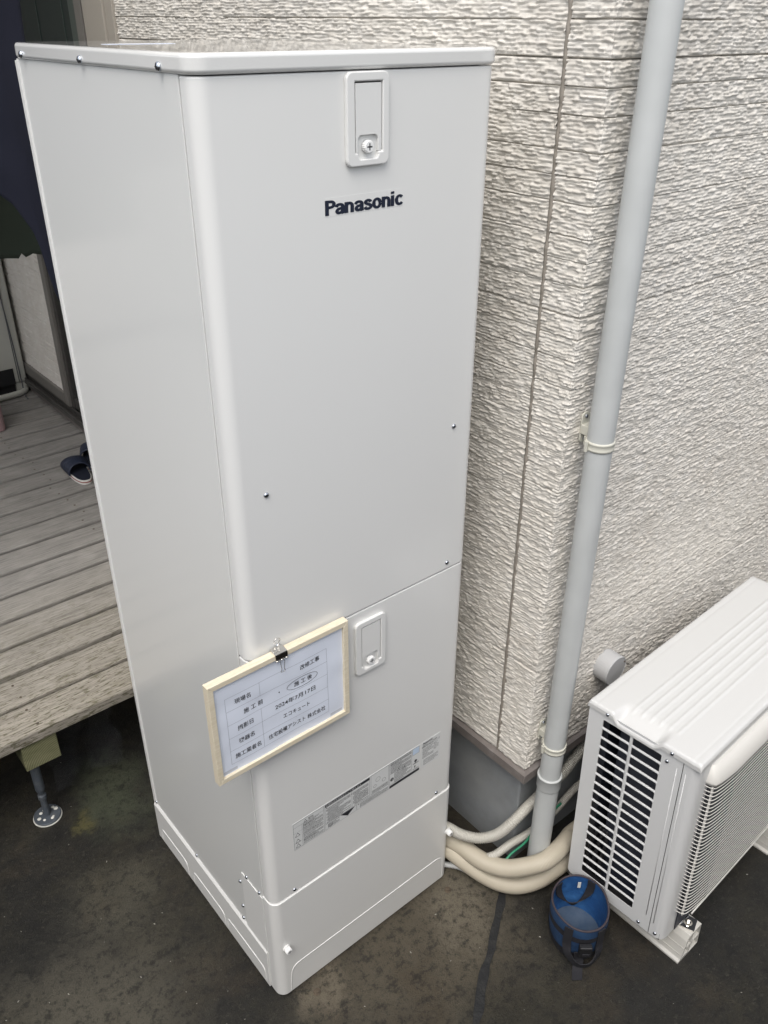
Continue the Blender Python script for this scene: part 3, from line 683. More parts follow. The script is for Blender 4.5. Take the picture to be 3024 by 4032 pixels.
for ch in 'Panasonic':
    adv, strokes = GL[ch]
    for st in strokes:
        if len(st) == 2: Q = np.array([st[0], st[1]], float)
        else: Q = crom([(a, b, 0) for a, b in st], 44)[0][:, :2]
        T_ = np.gradient(Q, axis=0); T_ /= np.linalg.norm(T_, axis=1)[:, None]; k = len(V); lv_ += 1
        for q, t in zip(Q, T_):
            hw = .124 - .034 * abs(t[0])           # horizontals thinner than stems
            for sg in (-1, 1): V.append((.2173 + (xx + q[0] - sg * t[1] * hw) * kx, -.00062 - .00002 * lv_, 1.9695 + (q[1] + sg * t[0] * hw) * kz))
        F += [(k + 2 * i, k + 2 * i + 2, k + 2 * i + 3, k + 2 * i + 1) for i in range(len(Q) - 1)]
    xx += adv
pyd('maker_name', V, F, M['navyprint'], up)

# printed warning label on the middle panel
lab = box('warning_label', .0715, .4715, .0004, .0009, .5325, .6245, M['film'], mid)
Y0 = .0003
def pbox(name, L, m, par):  # flat printed rectangles
    V, F = [], []
    for x0, x1, z0, z1 in L: k = len(V); V += [(x0, Y0, z0), (x1, Y0, z0), (x1, Y0, z1), (x0, Y0, z1)]; F.append((k, k + 1, k + 2, k + 3))
    return pyd(name, V, F, m, par)
def rectline(x0, x1, z0, z1, t=.0007): return [(x0, x1, z0, z0 + t), (x0, x1, z1 - t, z1), (x0, x0 + t, z0 + t, z1 - t), (x1 - t, x1, z0 + t, z1 - t)]
L = rectline(.0732, .162, .5338, .6215) + rectline(.165, .303, .5545, .612) + rectline(.307, .3655, .5545, .6212) + rectline(.368, .4435, .5455, .6222) + [(.2465, .2472, .5552, .6113), (.0732, .162, .6075, .6081), (.0732, .162, .589, .5894), (.0732, .162, .5535, .5539), (.0975, .098, .534, .607)] + rectline(.4455, .469, .599, .6222) + rectline(.4785, .541, .6035, .6085) + rectline(.165, .26, .534, .5535, .0005) + rectline(.2615, .3655, .534, .5535, .0005)
L += [(.368, .4435, .6145, .615), (.368, .4435, .6005, .601), (.368, .4435, .5825, .583)]
pbox('label_rule', L, M['greyprint'], lab)
pbox('label_band', [(.368, .4702, .5335, .5425)], M['blackprint'], lab); pbox('label_band', [(.165, .3032, .612, .6208)], M['blackprint'], lab)
pbox('label_bullet', [(.2452, .2485, .6005, .6035), (.169, .172, .6065, .6095), (.2655, .2685, .5485, .551)], M['blackprint'], lab)
pyd('arrow_mark', [(.2105, Y0, .5525), (.2555, Y0, .5525), (.233, Y0, .536)], [(0, 2, 1)], M['blackprint'], lab)
rl = random.Random(5); T = []
def lines(x0, x1, z0, z1, pitch, h=.0021, fill=.9, indent=0):
    z = z1
    while z > z0:
        x = x0 + (indent if rl.random() < .5 else 0); xe = x0 + (x1 - x0) * (1 if rl.random() < .65 else rl.uniform(.45, .9))
        while x < xe:
            w_ = rl.uniform(.0016, .0046); T.append((x, min(x + w_, xe), z - h * rl.uniform(.75, 1), z)); x += w_ + rl.uniform(.0005, .0011)
        z -= pitch
lines(.1005, .159, .5555, .6055, .0038); lines(.1005, .159, .5365, .552, .0042)
lines(.169, .243, .5575, .6055, .0034, indent=.004); lines(.2505, .299, .5575, .6045, .0034, indent=.004)
lines(.2715, .3625, .5365, .550, .0038); lines(.3715, .4405, .603, .6205, .0034); lines(.3715, .4405, .585, .599, .0033); lines(.384, .4405, .5475, .5805, .0036)
lines(.311, .362, .557, .566, .0034); lines(.485, .538, .5415, .5585, .0042, .0018); lines(.481, .52, .565, .599, .0045, .002); lines(.521, .538, .575, .599, .0045, .0018); lines(.4475, .468, .5655, .569, .0024, .0014); lines(.4475, .468, .5455, .549, .0024, .0014)
lines(.172, .208, .5365, .5505, .0036)
pbox('label_small_print', T, M['greyprint'], lab)
def ring(x, z, r, t=.0007, n=20, r2=None):
    V = []; r2 = r2 or r
    for k in range(n):
        a = 2 * math.pi * k / n; V += [(x + (r - t) * math.cos(a), Y0, z + (r2 - t) * math.sin(a)), (x + r * math.cos(a), Y0, z + r2 * math.sin(a))]
    return V, [(2 * k, 2 * k + 1, (2 * k + 3) % (2 * n), (2 * k + 2) % (2 * n)) for k in range(n)]
def many(name, parts, m, par):
    V, F = [], []
    for v, f in parts: k = len(V); V += v; F += [tuple(i + k for i in q) for q in f]
    return pyd(name, V, F, m, par)
def tri(x, z, s, t=.0009):
    o = [(x - s, z - s * .8), (x + s, z - s * .8), (x, z + s * .95)]; c = (x, z - s * .2); i_ = [(c[0] + (p[0] - c[0]) * (1 - 2.2 * t / s), c[1] + (p[1] - c[1]) * (1 - 2.2 * t / s)) for p in o]
    V = [(a, Y0, b) for a, b in o + i_]; return V, [(0, 1, 4, 3), (1, 2, 5, 4), (2, 0, 3, 5)]
many('warning_mark', [tri(.0845, .581, .0075), tri(.0845, .560, .0075), tri(.0845, .5435, .0075), tri(.108, .6125, .0052), tri(.398, .5875 - .004, .0055), ring(.1795, .5435, .0068), ring(.1795, .5435, .0042), ring(.330, .596, .0075), ring(.3495, .582, .006), ring(.320, .578, .005)], M['blackprint'], lab)
many('caution_disc', [([(.3765 + .0058 * math.cos(k * .3927), Y0, .562 + .0058 * math.sin(k * .3927)) for k in range(16)], [tuple(range(16))]), ([(.4572 + .0048 * math.cos(k * .3927), Y0, .5755 + .0048 * math.sin(k * .3927)) for k in range(16)], [tuple(range(16))]), ([(.4572 + .0048 * math.cos(k * .3927), Y0, .5555 + .0048 * math.sin(k * .3927)) for k in range(4, 12)], [tuple(range(8))])], M['blackprint'], lab)
pbox('energy_sticker', [(.4465, .468, .600, .6212)], M['bluefilm'], lab)
text('label_text', '非常時は生活用水として使えます', .0072, .1665, .6135, -.0001, M['white_ink'], lab, sx=1.02)
text('label_text', '警告', .0082, .116, .6098, -.0001, M['blackprint'], lab); text('label_text', '注意', .0072, .4075, .5782, -.0001, M['blackprint'], lab)
text('label_text', '感電のおそれあり', .0048, .100, .5985, -.0001, M['blackprint'], lab); text('label_text', 'やけどのおそれあり', .0048, .100, .5715, -.0001, M['blackprint'], lab); text('label_text', '発火のおそれあり', .0048, .100, .5475, -.0001, M['blackprint'], lab)
text('label_text', '!', .0105, .3752, .5582, -.0001, M['white_ink'], lab, off=.0003)
text('label_text', 'JET', .0045, .4525, .5672, -.0001, M['blackprint'], lab, off=.0002)
plate = box('rating_label', .4765, .543, .0004, .0009, .5325, .6245, M['film'], mid)
text('label_text', 'Panasonic', .0095, .481, .6155, -.0001, M['blackprint'], plate, off=.00025, sx=.92)
text('label_text', '家庭用ヒートポンプ給湯機', .0046, .481, .6102, -.0001, M['blackprint'], plate, sx=.9)
text('label_text', '品番 HE-S46LQ', .0058, .4795, .6040, -.0001, M['blackprint'], plate, sx=.98)

# ------------------------------------------------------------------ framed notice with clip
fx0, fx1, fz0, fz1 = -.1062, .2293, .8958, 1.1556; ft = .0125; fy0, fy1 = -.0225, -.0045
notice = thing('framed_notice', 'pale wooden frame holding a printed Japanese work notice, clipped to the white tank', 'notice', ((fx0 + fx1) / 2, fy1, fz0))
ox, oy, oz = notice.location
def nb(name, pts, m):  # mitred rail: polygon in (x, z)
    return prism(name, [[(a - ox, b - oz) for a, b in pts]], fy1 - fy0, Matrix.Translation((0, 0, 0)) @ FRONT, m, notice, bevel=(.0009, 2))
e = .0002
nb('frame_rail', [(fx0, fz1), (fx0 + ft, fz1 - ft), (fx1 - ft, fz1 - ft), (fx1, fz1)], M['wood_frame'])
nb('frame_rail', [(fx0, fz0), (fx1, fz0), (fx1 - ft, fz0 + ft), (fx0 + ft, fz0 + ft)], M['wood_frame'])
nb('frame_rail', [(fx0, fz0 + e), (fx0 + ft, fz0 + ft + e), (fx0 + ft, fz1 - ft - e), (fx0, fz1 - e)], M['wood_frame'])
nb('frame_rail', [(fx1, fz0 + e), (fx1, fz1 - e), (fx1 - ft, fz1 - ft - e), (fx1 - ft, fz0 + ft + e)], M['wood_frame'])
box('backing_board', fx0 + .004 - ox, fx1 - .004 - ox, -.006, -.002, .004, fz1 - fz0 - .004, M['wood_frame'], notice)
def wv(x, z):   # buckled paper; x, z in world
    x = np.asarray(x); z = np.asarray(z)
    return -.0016 * (np.sin(x * 38 + z * 9) * .35 + np.sin(z * 52 + x * 15) * .25 + (vn(x / .05 + 9, z / .035, 71) - .5) * 1.1)
ux = np.linspace(fx0 + .010, fx1 - .010, 60); uz = np.linspace(fz0 + .010, fz1 - .010, 46); U, Z = np.meshgrid(ux, uz)
PY = -.0165 + wv(U, Z)
paper = grid('paper_sheet', np.stack([U - ox, PY - oy, Z - oz], -1), M['paper'], notice)
def pline(L, m, name):
    V, F = [], []
    for x0, z0, x1, z1, t in L:
        n = 24
        dx, dz = x1 - x0, z1 - z0; ln = math.hypot(dx, dz); nx, nz = -dz / ln * t / 2, dx / ln * t / 2
        for i in range(n + 1):
            a = i / n; x, z = x0 + dx * a, z0 + dz * a
            for s in (-1, 1):
                xx, zz = x + s * nx, z + s * nz; V.append((xx - ox, -.0169 + float(wv(xx, zz)) - oy, zz - oz))
        k = len(V) - 2 * (n + 1); F += [(k + 2 * i, k + 2 * i + 1, k + 2 * i + 3, k + 2 * i + 2) for i in range(n)]
    return pyd(name, V, F, m, paper)
tx0, tx1, tm = -.0700, .1750, .0085; tz = [1.1048, 1.0700, 1.0352, 1.0002, .9655, .9300]
L = [(tx0, z, tx1, z, .0006) for z in tz] + [(tx0, tz[0], tx0, tz[-1], .0006), (tx1, tz[0], tx1, tz[-1], .0006), (tm, tz[0], tm, tz[1], .0006), (tm, tz[2], tm, tz[-1], .0006)]
pline(L, M['tableline'], 'table_rule')
def ptext(s, size, xc, z, sx=1.0, w=None):
    t_ = text('notice_text', s, size, 0, 0, 0, M['ink'], paper, align='CENTER', off=.0001)
    xs = [v.co.x for v in t_.data.vertices]; mid_ = (max(xs) + min(xs)) / 2; k = (w / (max(xs) - min(xs))) if w else sx
    for v in t_.data.vertices:
        X = xc + (v.co.x - mid_) * k; Zz = z + v.co.z
        v.co = (X - ox, -.0171 + float(wv(X, Zz)) - oy, Zz - oz)
    return t_
sz = .0140
ptext('現場名', sz, -.031, 1.0822, w=.0365); ptext('改修工事', sz, .131, 1.0852, w=.050)
ptext('施 工 前', sz, -.0085, 1.0470, w=.046); ptext('施 工 後', sz, .113, 1.0480, w=.045); ptext('・', sz, .0535, 1.0482)
ptext('撮影日', sz, -.0305, 1.0125, w=.037); ptext('2024年7月17日', sz, .0918, 1.0130, w=.1005)
ptext('機器名', sz, -.0302, .9775, w=.037); ptext('エコキュート', sz, .0925, .9785, w=.066)
ptext('施工業者名', sz, -.0296, .9418, w=.0615); ptext('住宅設備アシスト 株式会社', sz, .0928, .9425, w=.1455)
cl_ = [(.1111 + .0385 * math.cos(a), 1.0526 + .0128 * math.sin(a)) for a in np.linspace(0, 2 * math.pi, 49)]
V = [(x - ox, -.0171 + float(wv(x, z)) - oy, z - oz) for x, z in cl_]
tube('circled_mark', V[:-1], .00032, M['ink'], paper, 6, closed=True)
pline([(fx0 + .016, fz0 + .0195, fx0 + .048, fz0 + .0195, .008), (fx1 - .05, fz0 + .0195, fx1 - .018, fz0 + .0195, .008)], mat('tape_grey', (.50, .53, .6), .4), 'tape_patch')

clip = thing('binder_clip', 'small silver binder clip hooking the wooden frame onto a tank screw', 'binder clip', (.061, -.013, 1.1558))
cx, cy, cz = clip.location
prof2 = [(-.0240, 1.1410), (-.0240, 1.1425), (-.0232, 1.1565), (-.0030, 1.1600), (-.0024, 1.1425), (-.0024, 1.1410), (-.0038, 1.1410), (-.0040, 1.1582), (-.0222, 1.1560), (-.0228, 1.1410)]
prism('clip_body', [[(b - cy, c - cz) for b, c in prof2]], .0285, Matrix(((0, 0, 1, -.0142), (1, 0, 0, 0), (0, 1, 0, 0), (0, 0, 0, 1))), M['chrome'], clip)
bl = box('clip_face', -.0139, .0139, -.0247 - cy, -.0241 - cy, 1.1440 - cz, 1.1555 - cz, mat('dark_nickel', (.10, .09, .085), .2, metal=.9), clip)
for xx in (-.0112, .0, .0112): tube('clip_roll', [(xx - .0028, -.0250 - cy, 1.1415 - cz), (xx + .0028, -.0250 - cy, 1.1415 - cz)], .0017, M['chrome'], clip, 10)
tube('clip_handle', crom([(-.0055, -.0252 - cy, 1.1415 - cz), (-.0045, -.0262 - cy, 1.130 - cz), (-.0030, -.0262 - cy, 1.119 - cz), (-.0052, -.0258 - cy, 1.1135 - cz), (-.003, -.0255 - cy, 1.1105 - cz), (.003, -.0255 - cy, 1.1105 - cz), (.0052, -.0258 - cy, 1.1135 - cz), (.0030, -.0262 - cy, 1.119 - cz), (.0045, -.0262 - cy, 1.130 - cz), (.0055, -.0252 - cy, 1.1415 - cz)], 50)[0], .0007, M['chrome'], clip, 6)
q = .003
tube('clip_handle', crom([(-.0055 + q, -.0035 - cy, 1.1590 - cz), (-.0040 + q, -.0040 - cy, 1.1640 - cz), (-.0040 + q, -.0045 - cy, 1.1690 - cz), (-.0066 + q, -.0050 - cy, 1.1725 - cz), (-.0060 + q, -.0052 - cy, 1.1780 - cz), (0 + q, -.0052 - cy, 1.1810 - cz), (.0060 + q, -.0052 - cy, 1.1780 - cz), (.0066 + q, -.0050 - cy, 1.1725 - cz), (.0040 + q, -.0045 - cy, 1.1690 - cz), (.0040 + q, -.0040 - cy, 1.1640 - cz), (.0055 + q, -.0035 - cy, 1.1590 - cz)], 60)[0], .0008, M['chrome'], clip, 6)

# ------------------------------------------------------------------ downpipe
PX0, PX1, PYc = .797, .818, -.178
ds = thing('downpipe', 'round grey rainwater downpipe fixed beside the corner of the siding', 'downpipe', (PX0, PYc, 0))
def pxz(z): return (PX1 - PX0) * (z - .05) / 2.2
tube('pipe', [(pxz(z), 0, z) for z in np.linspace(-.02, .41, 8)], .0305, M['pipe'], ds, 40, caps=False)
tube('pipe', [(pxz(z), 0, z) for z in np.linspace(.405, 4.5, 12)], .0293, M['pipe'], ds, 40, caps=False)
zc = .418
lathe('coupling', [(.0300, -.022), (.0333, -.022), (.0336, -.020), (.0336, .017), (.0343, .018), (.0343, .0215), (.0296, .0215)], M['pipe'], ds, Matrix.Translation((pxz(zc), 0, zc)), 40, True)
for zc, dzp in ((1.447, .0), (.546, 0.)):
    x = pxz(zc)
    cb = lathe('clamp_band', [(.0297, -.0105), (.0315, -.0105), (.0325, -.006), (.0318, -.005), (.0318, .005), (.0325, .006), (.0323, .0100), (.0297, .0105)], M['clamp'], ds, Matrix.Translation((x, 0, zc)), 40, True)
    cb2 = lathe('hinge_barrel', [(.0022, -.012), (.0046, -.012), (.0046, .012), (.0022, .012), (.0022, -.012)], M['clamp'], cb, Matrix.Translation((x - .0335, .0115, zc)), 14)
    prism('wall_plate', [rrect(-.013, .013, -.036, .036, .010, 5)], .005, Matrix.Translation((x + .004, YB - PYc - .001, zc + .022)) @ FRONT, M['clamp'], cb, bevel=(.001, 2))
    box('standoff', x - .010, x + .018, .0265, YB - PYc - .005, zc + .010, zc + .032, M['clamp'], cb, bevel=(.0015, 2))
    box('standoff_arm', x - .012, x + .012, .0255, .036, zc - .012, zc + .0095, M['clamp'], cb, bevel=(.001, 1))
    for dz in (.048, -.004):
        s = lathe('bracket_screw', [(.0048, 0), (.0044, .0015), (.0001, .0024)], M['screw'], cb, Matrix.Translation((x + .004, YB - PYc - .006, zc + dz)) @ FRONT, 12)

# round sleeve cover on wall B
vc = thing('pipe_sleeve_cap', 'round grey sleeve cap on the siding behind the heat pump unit', 'pipe cap', (1.056, YB, .664))
lathe('cap_shell', [(.0455, -.012), (.0455, .044), (.044, .0462), (.043, .0465), (.042, .0455), (.0, .0455)], mat('cap_grey', (.50, .50, .50), .55, bump=[(300, .1, .001)]), vc, FRONT, 40)
lathe('cap_screw', [(.003, 0), (.0028, .0012), (.0001, .0018)], M['rust'], vc, Matrix.Translation((.035, -.0456, .016)) @ FRONT, 10)

# ------------------------------------------------------------------ hoses
def hose(name, pts, r, m, label, pitch=None, amp=.07, segs=18, step=None, group=None, shape='sin'):
    P, u = crom(pts, step or (pitch / 5 if pitch else .01))
    rad = np.full(len(P), r)
    if pitch:
        ph = np.mod(u / pitch, 1)
        if shape == 'sin': rad = r * (1 - amp * .5 + amp * .5 * np.cos(2 * np.pi * ph))
        else: rad = r * (1 - amp * np.clip((np.abs(ph - .5) * 2 - .45) / .3, 0, 1))
    base = Vector(P[0])
    o = tube(name, P - P[0], rad, m, None, segs); o.location = base
    return tag(o, label, 'hose', group)
hose('corrugated_hose', [(.56, .085, .235), (.592, .030, .205), (.6104, .0076, .19), (.6327, -.0172, .17), (.6651, -.0504, .16), (.6936, -.0781, .17), (.714, -.1004, .197), (.7431, -.1175, .236), (.80, -.1185, .256), (.8266, -.1195, .2634), (.89, -.12, .281), (.9541, -.12, .2935), (1.0362, -.12, .3389), (1.12, -.14, .39), (1.2, -.2, .42)], .0160, M['hose_corr'], 'grey ribbed conduit curving highest from the tank and rising behind the downpipe', .0058, .18, 18, shape='sq')
hose('corrugated_hose', [(.60, .15, .08), (.625, .07, .045), (.655, -.03, .055), (.6767, -.105, .125), (.7516, -.113, .1295), (.8251, -.12, .1265), (.89, -.12, .131), (.9536, -.12, .1423), (1.0407, -.12, .1736), (1.12, -.15, .22), (1.2, -.2, .24)], .0120, M['hose_corr'], 'thinner ribbed conduit emerging behind the beige pipes and passing the downpipe', .0056, .18, 16, shape='sq')
hose('insulated_pipe', [(.575, .14, .15), (.605, .065, .125), (.6318, .0211, .11), (.647, -.0153, .10), (.6535, -.0668, .10), (.6636, -.113, .105), (.6856, -.1573, .115), (.7145, -.194, .134), (.764, -.2355 + .008, .152), (.83, -.2235, .145), (.885, -.2125, .135), (.9245, -.2013, .12), (1.02, -.20, .12), (1.1, -.2, .2)], .0262, M['hose_beige'], 'upper beige wrapped pipe sweeping from the tank to the heat pump', .0029, .022, 28)
hose('insulated_pipe', [(.575, .13, .10), (.600, .065, .09), (.6212, .0181, .08), (.6357, -.0294, .065), (.6551, -.0886, .05), (.6775, -.1427, .045), (.7124, -.1836, .045), (.7626, -.2099, .05), (.8123, -.2195, .055), (.8865, -.2216, .06), (.96, -.20, .07), (1.05, -.19, .15)], .0262, M['hose_beige'], 'lower beige wrapped pipe lying nearest the concrete between tank and heat pump', .0029, .022, 28)
hose('drain_hose', [(.575, .06, .012), (.600, .038, .0105), (.621, .0176, .0095), (.636, -.0012, .0095), (.6476, -.0213, .0095), (.6554, -.0529, .0095), (.6652, -.0899, .0095), (.69, -.13, .0095), (.74, -.16, .0095), (.80, -.17 + .02, .0095)], .0092, M['hose_white'], 'thin white ribbed drain hose on the concrete beside the tank base', .0048, .22, 14, shape='sq')
gw, _ = crom([(.66, -.118, .055), (.685, -.139, .115), (.72, -.1415, .1365), (.7783, -.1415, .1385), (.85, -.13, .15), (.95, -.13, .17)], 60)
g_ = tube('earth_wire', gw - gw[0], .0036, M['green'], None, 10); g_.location = gw[0]; tag(g_, 'green earth wire beside the ribbed conduit behind the beige pipes', 'wire')

# ------------------------------------------------------------------ heat pump unit
hp = thing('heat_pump_unit', 'white outdoor heat pump unit with louvred front standing against the siding', 'heat pump', (.830, -.2655, .0955), (R(-1.5), 0, R(2.2)))
LN, DP = .845, .311; HB = .637
# casing side with slotted opening (local x along the wall, -y to the front, z up from the feet)
slots = []
zt, zb_, n_sl = .612, .036, 18; pit = (zt - zb_) / n_sl
for c0, c1 in ((.044, .1235), (.1315, .212)):
    for k in range(n_sl):
        z1 = zt - k * pit; z0 = z1 - pit + .0062; rr_ = .004
        slots.append(rrect(c0, c1, z0, z1, rr_, 2))
side = prism('side_panel', [[(.002, .006), (.008, .0), (.268, .0), (.268, HB), (.0, HB), (.0, .012)]] + slots, .0014, Matrix(((0, 0, -1, .0014), (-1, 0, 0, 0), (0, 1, 0, 0), (0, 0, 0, 1))), M['ac'], hp)
# rolled slat edges so that the bars read as rounded
for c0, c1 in ((.044, .1235), (.1315, .212)):
    for k in range(n_sl - 1):
        z = zt - (k + 1) * pit + .0031
        tube('slat', [(.0018, -c0 + .002, z), (.0018, -c1 - .002, z)], .0031, M['ac'], side, 10, caps=False)
tube('slat', [(.0018, -.1275, zb_), (.0018, -.1275, zt)], .0040, M['ac'], side, 10, caps=False)
# front shell with rounded corner
prism('front_shell', [[(0, -.2695), (0, -.286)] + [(.025 - .025 * math.cos(a), -.286 - .025 * math.sin(a)) for a in np.linspace(0, math.pi / 2, 9)][1:] + [(LN - .025 + .025 * math.sin(a), -.286 - .025 * math.cos(a)) for a in np.linspace(0, math.pi / 2, 9)] + [(LN, -.2695), (LN - .0015, -.2695), (LN - .0015, -.286), (LN - .025, -.3095), (.025, -.3095), (.0085, -.304), (.0015, -.286), (.0015, -.2695)]], HB, Matrix.Translation((0, 0, 0)), M['ac'], hp, smooth=False, bevel=(.0007, 1))
box('seam_strip', .0005, .002, -.2695, -.2678, .004, HB - .002, M['black'], hp)
for (y, z0, z1) in ((-.2545, .06, .60), (-.2785, .05, .598)): tube('pressed_rib', [(-.0001, y, z0), (-.0001, y, z1)], .0011, M['ac'], hp, 6)
box('right_panel', LN - .0014, LN, -.268, 0, 0, HB, M['ac'], hp)
box('base_pan', .004, LN - .004, -.300, -.004, -.004, .020, M['black'], hp)
box('coil', .060, LN - .06, -.030, -.012, .022, HB - .01, M['coil'], hp)
box('coil', .0400, .052, -.262, -.075, .022, HB - .01, M['coil'], hp)
box('inner_panel', .30, .31, -.26, -.035, .022, HB - .01, M['black'], hp)
for k in range(3): tube('refrigerant_pipe', crom([(.03, -.05 - .018 * k, .03), (.022, -.045 - .02 * k, .09), (.03, -.05 - .02 * k, .16), (.045, -.06 - .01 * k, .2)], 30)[0], .006, M['black'], hp, 10)
for (y, z) in ((-.2275, .604), (-.2375, .013), (-.2885, .0165)):
    s = screw(hp, (-.0005, y, z), 'S', .0052)
# lid: pressed sheet with ribs and a scooped edge
nx, ny = 150, 90
xs = np.r_[np.linspace(-.004, .012, 9), np.linspace(.016, .09, 34), np.linspace(.10, LN + .004, 60)]; ys = np.linspace(.004, -DP - .004, 110)
X, Y = np.meshgrid(xs, ys)
rib = np.zeros_like(X)
for j, yc in enumerate((-.098, -.122, -.146, -.170, -.194, -.218)):
    rib += .0022 * np.exp(-((Y - yc) / .0038) ** 2) * np.clip((X - .034 - .002 * j) / .014, 0, 1) * np.clip((LN - .04 - X) / .02, 0, 1)
Zl = HB + .0145 + rib - .0010 * np.exp(-((Y + .018) / .003) ** 2) - .001 * np.exp(-((Y + DP - .018) / .003) ** 2)
rd = .009
def edge_drop(d): return np.where(d < rd, rd - np.sqrt(np.clip(rd ** 2 - (rd - np.clip(d, 0, rd)) ** 2, 0, None)), 0)
dxl = X + .004; dxr = LN + .004 - X; dyb = .004 - Y; dyf = Y + DP + .004
mid_ = np.clip((-.066 - Y) / .024, 0, 1) * np.clip((Y + .216) / .030, 0, 1); mid_ = mid_ * mid_ * (3 - 2 * mid_)
sq = np.clip(1 - dxl / .070, 0, 1); scoop = mid_ * .021 * sq * sq * (3 - 2 * sq)
Zl = Zl - edge_drop(dxl) - edge_drop(dxr) - edge_drop(dyb) - edge_drop(dyf) - scoop
top = grid('lid', np.stack([X, Y, Zl], -1)[::-1], M['ac_top'], hp)
# skirt of the lid all round
per = [(X[0, i], Y[0, i], Zl[0, i]) for i in range(X.shape[1])] + [(X[j, -1], Y[j, -1], Zl[j, -1]) for j in range(1, X.shape[0])] + [(X[-1, i], Y[-1, i], Zl[-1, i]) for i in range(X.shape[1] - 2, -1, -1)] + [(X[j, 0], Y[j, 0], Zl[j, 0]) for j in range(X.shape[0] - 2, 0, -1)]
Pm = np.array(per); lo = Pm.copy()
lo[:, 2] = np.minimum(HB - .006, Pm[:, 2] - .006)
nP = len(Pm)
pyd('lid_skirt', np.vstack([Pm, lo]), [(i, i + nP, (i + 1) % nP + nP, (i + 1) % nP) for i in range(nP)], M['ac_top'], hp, True)
for y in (-.056, -.238): screw(hp, (-.0045, y, HB + .0015), 'S', .005)
for x in (.40, .62): screw(hp, (x, -DP - .0045, HB + .001), 'F', .005)
# louvred front grille
gz0, gz1 = .085, .560; n_l = 36
gx0 = .045
prof_l = [(gx0, -.309), (gx0 + .0022, -.322), (gx0 + .008, -.3318), (gx0 + .023, -.3362), (gx0 + .045, -.3392), (gx0 + .07, -.3412), (gx0 + .095, -.343), (.50, -.343), (.70, -.343), (.742, -.3405), (.752, -.334), (.754, -.309)]
LP = np.vstack([crom([(a, b, 0) for a, b in prof_l[:7]], 26)[0], np.array([(x, -.343, 0) for x in np.linspace(.16, .66, 8)]), crom([(a, b, 0) for a, b in prof_l[8:]], 12)[0]])
grille = box('grille_back', gx0 + .012, .745, -.3145, -.3125, .004, gz1, M['coil'], hp)
nP = len(LP); W = .0011; tn = .0015
T_ = np.gradient(LP, axis=0); T_ /= np.linalg.norm(T_, axis=1)[:, None]; Nn = np.stack([-T_[:, 1], T_[:, 0], 0 * T_[:, 0]], 1)     # points inwards
crs = [(0, -tn), (-.0006, -tn * .3), (-.0006, tn * .3), (0, tn), (W, tn * .7), (W, -tn * .7)]
V = np.stack([LP + Nn * a + np.array([0, 0, b]) for a, b in crs], 1).reshape(-1, 3); F = []
for i in range(nP - 1):
    for j in range(6): F.append((i * 6 + j, (i + 1) * 6 + j, (i + 1) * 6 + (j + 1) % 6, i * 6 + (j + 1) % 6))
F += [tuple(range(6)), tuple((nP - 1) * 6 + j for j in range(6))[::-1]]
lv = bpy.data.meshes.new('louver'); lv.from_pydata([tuple(map(float, q)) for q in V], [], F); lv.materials.append(M['louver']); lv.update()
for k in range(n_l):
    o = add('louver', lv, None, hp); o.location = (0, 0, gz0 + .006 + (gz1 - gz0 - .012) * k / (n_l - 1))
for xx, yy in ((gx0 + .0085, -.3275), (.70, -.337)): box('grille_post', xx - .003, xx + .003, yy - .001, yy + .003, gz0 - .002, gz1, M['louver'], hp)
# hood above the louvres
hood = [(gx0 - .0005, -.309), (gx0 + .0015, -.323), (gx0 + .0075, -.3330), (gx0 + .022, -.3375), (gx0 + .045, -.3405), (gx0 + .085, -.344), (.70, -.344), (.742, -.341), (.755, -.330), (.757, -.309)]
Vh = [(a, b, gz1 + .0005) for a, b in hood] + [(a, b, gz1 + .010) for a, b in hood] + [(a + (.012 if i < 5 else -.012 if i > 6 else 0), -.309 + (b + .309) * .30, gz1 + .054) for i, (a, b) in enumerate(hood)]
nh = len(hood); Fh = [(k * nh + i, k * nh + i + 1, (k + 1) * nh + i + 1, (k + 1) * nh + i) for k in range(2) for i in range(nh - 1)] + [tuple(range(nh))[::-1], tuple(2 * nh + i for i in range(nh))]
hd = pyd('grille_hood', Vh, Fh, M['louver'], hp, True)
for k_ in (-1, -2): hd.data.polygons[len(Fh) + k_].use_smooth = False
box('grille_sill', gx0 + .030, .748, -.3432, -.3395, gz0 - .006, gz0 - .0005, M['louver'], hp, bevel=(.001, 2))

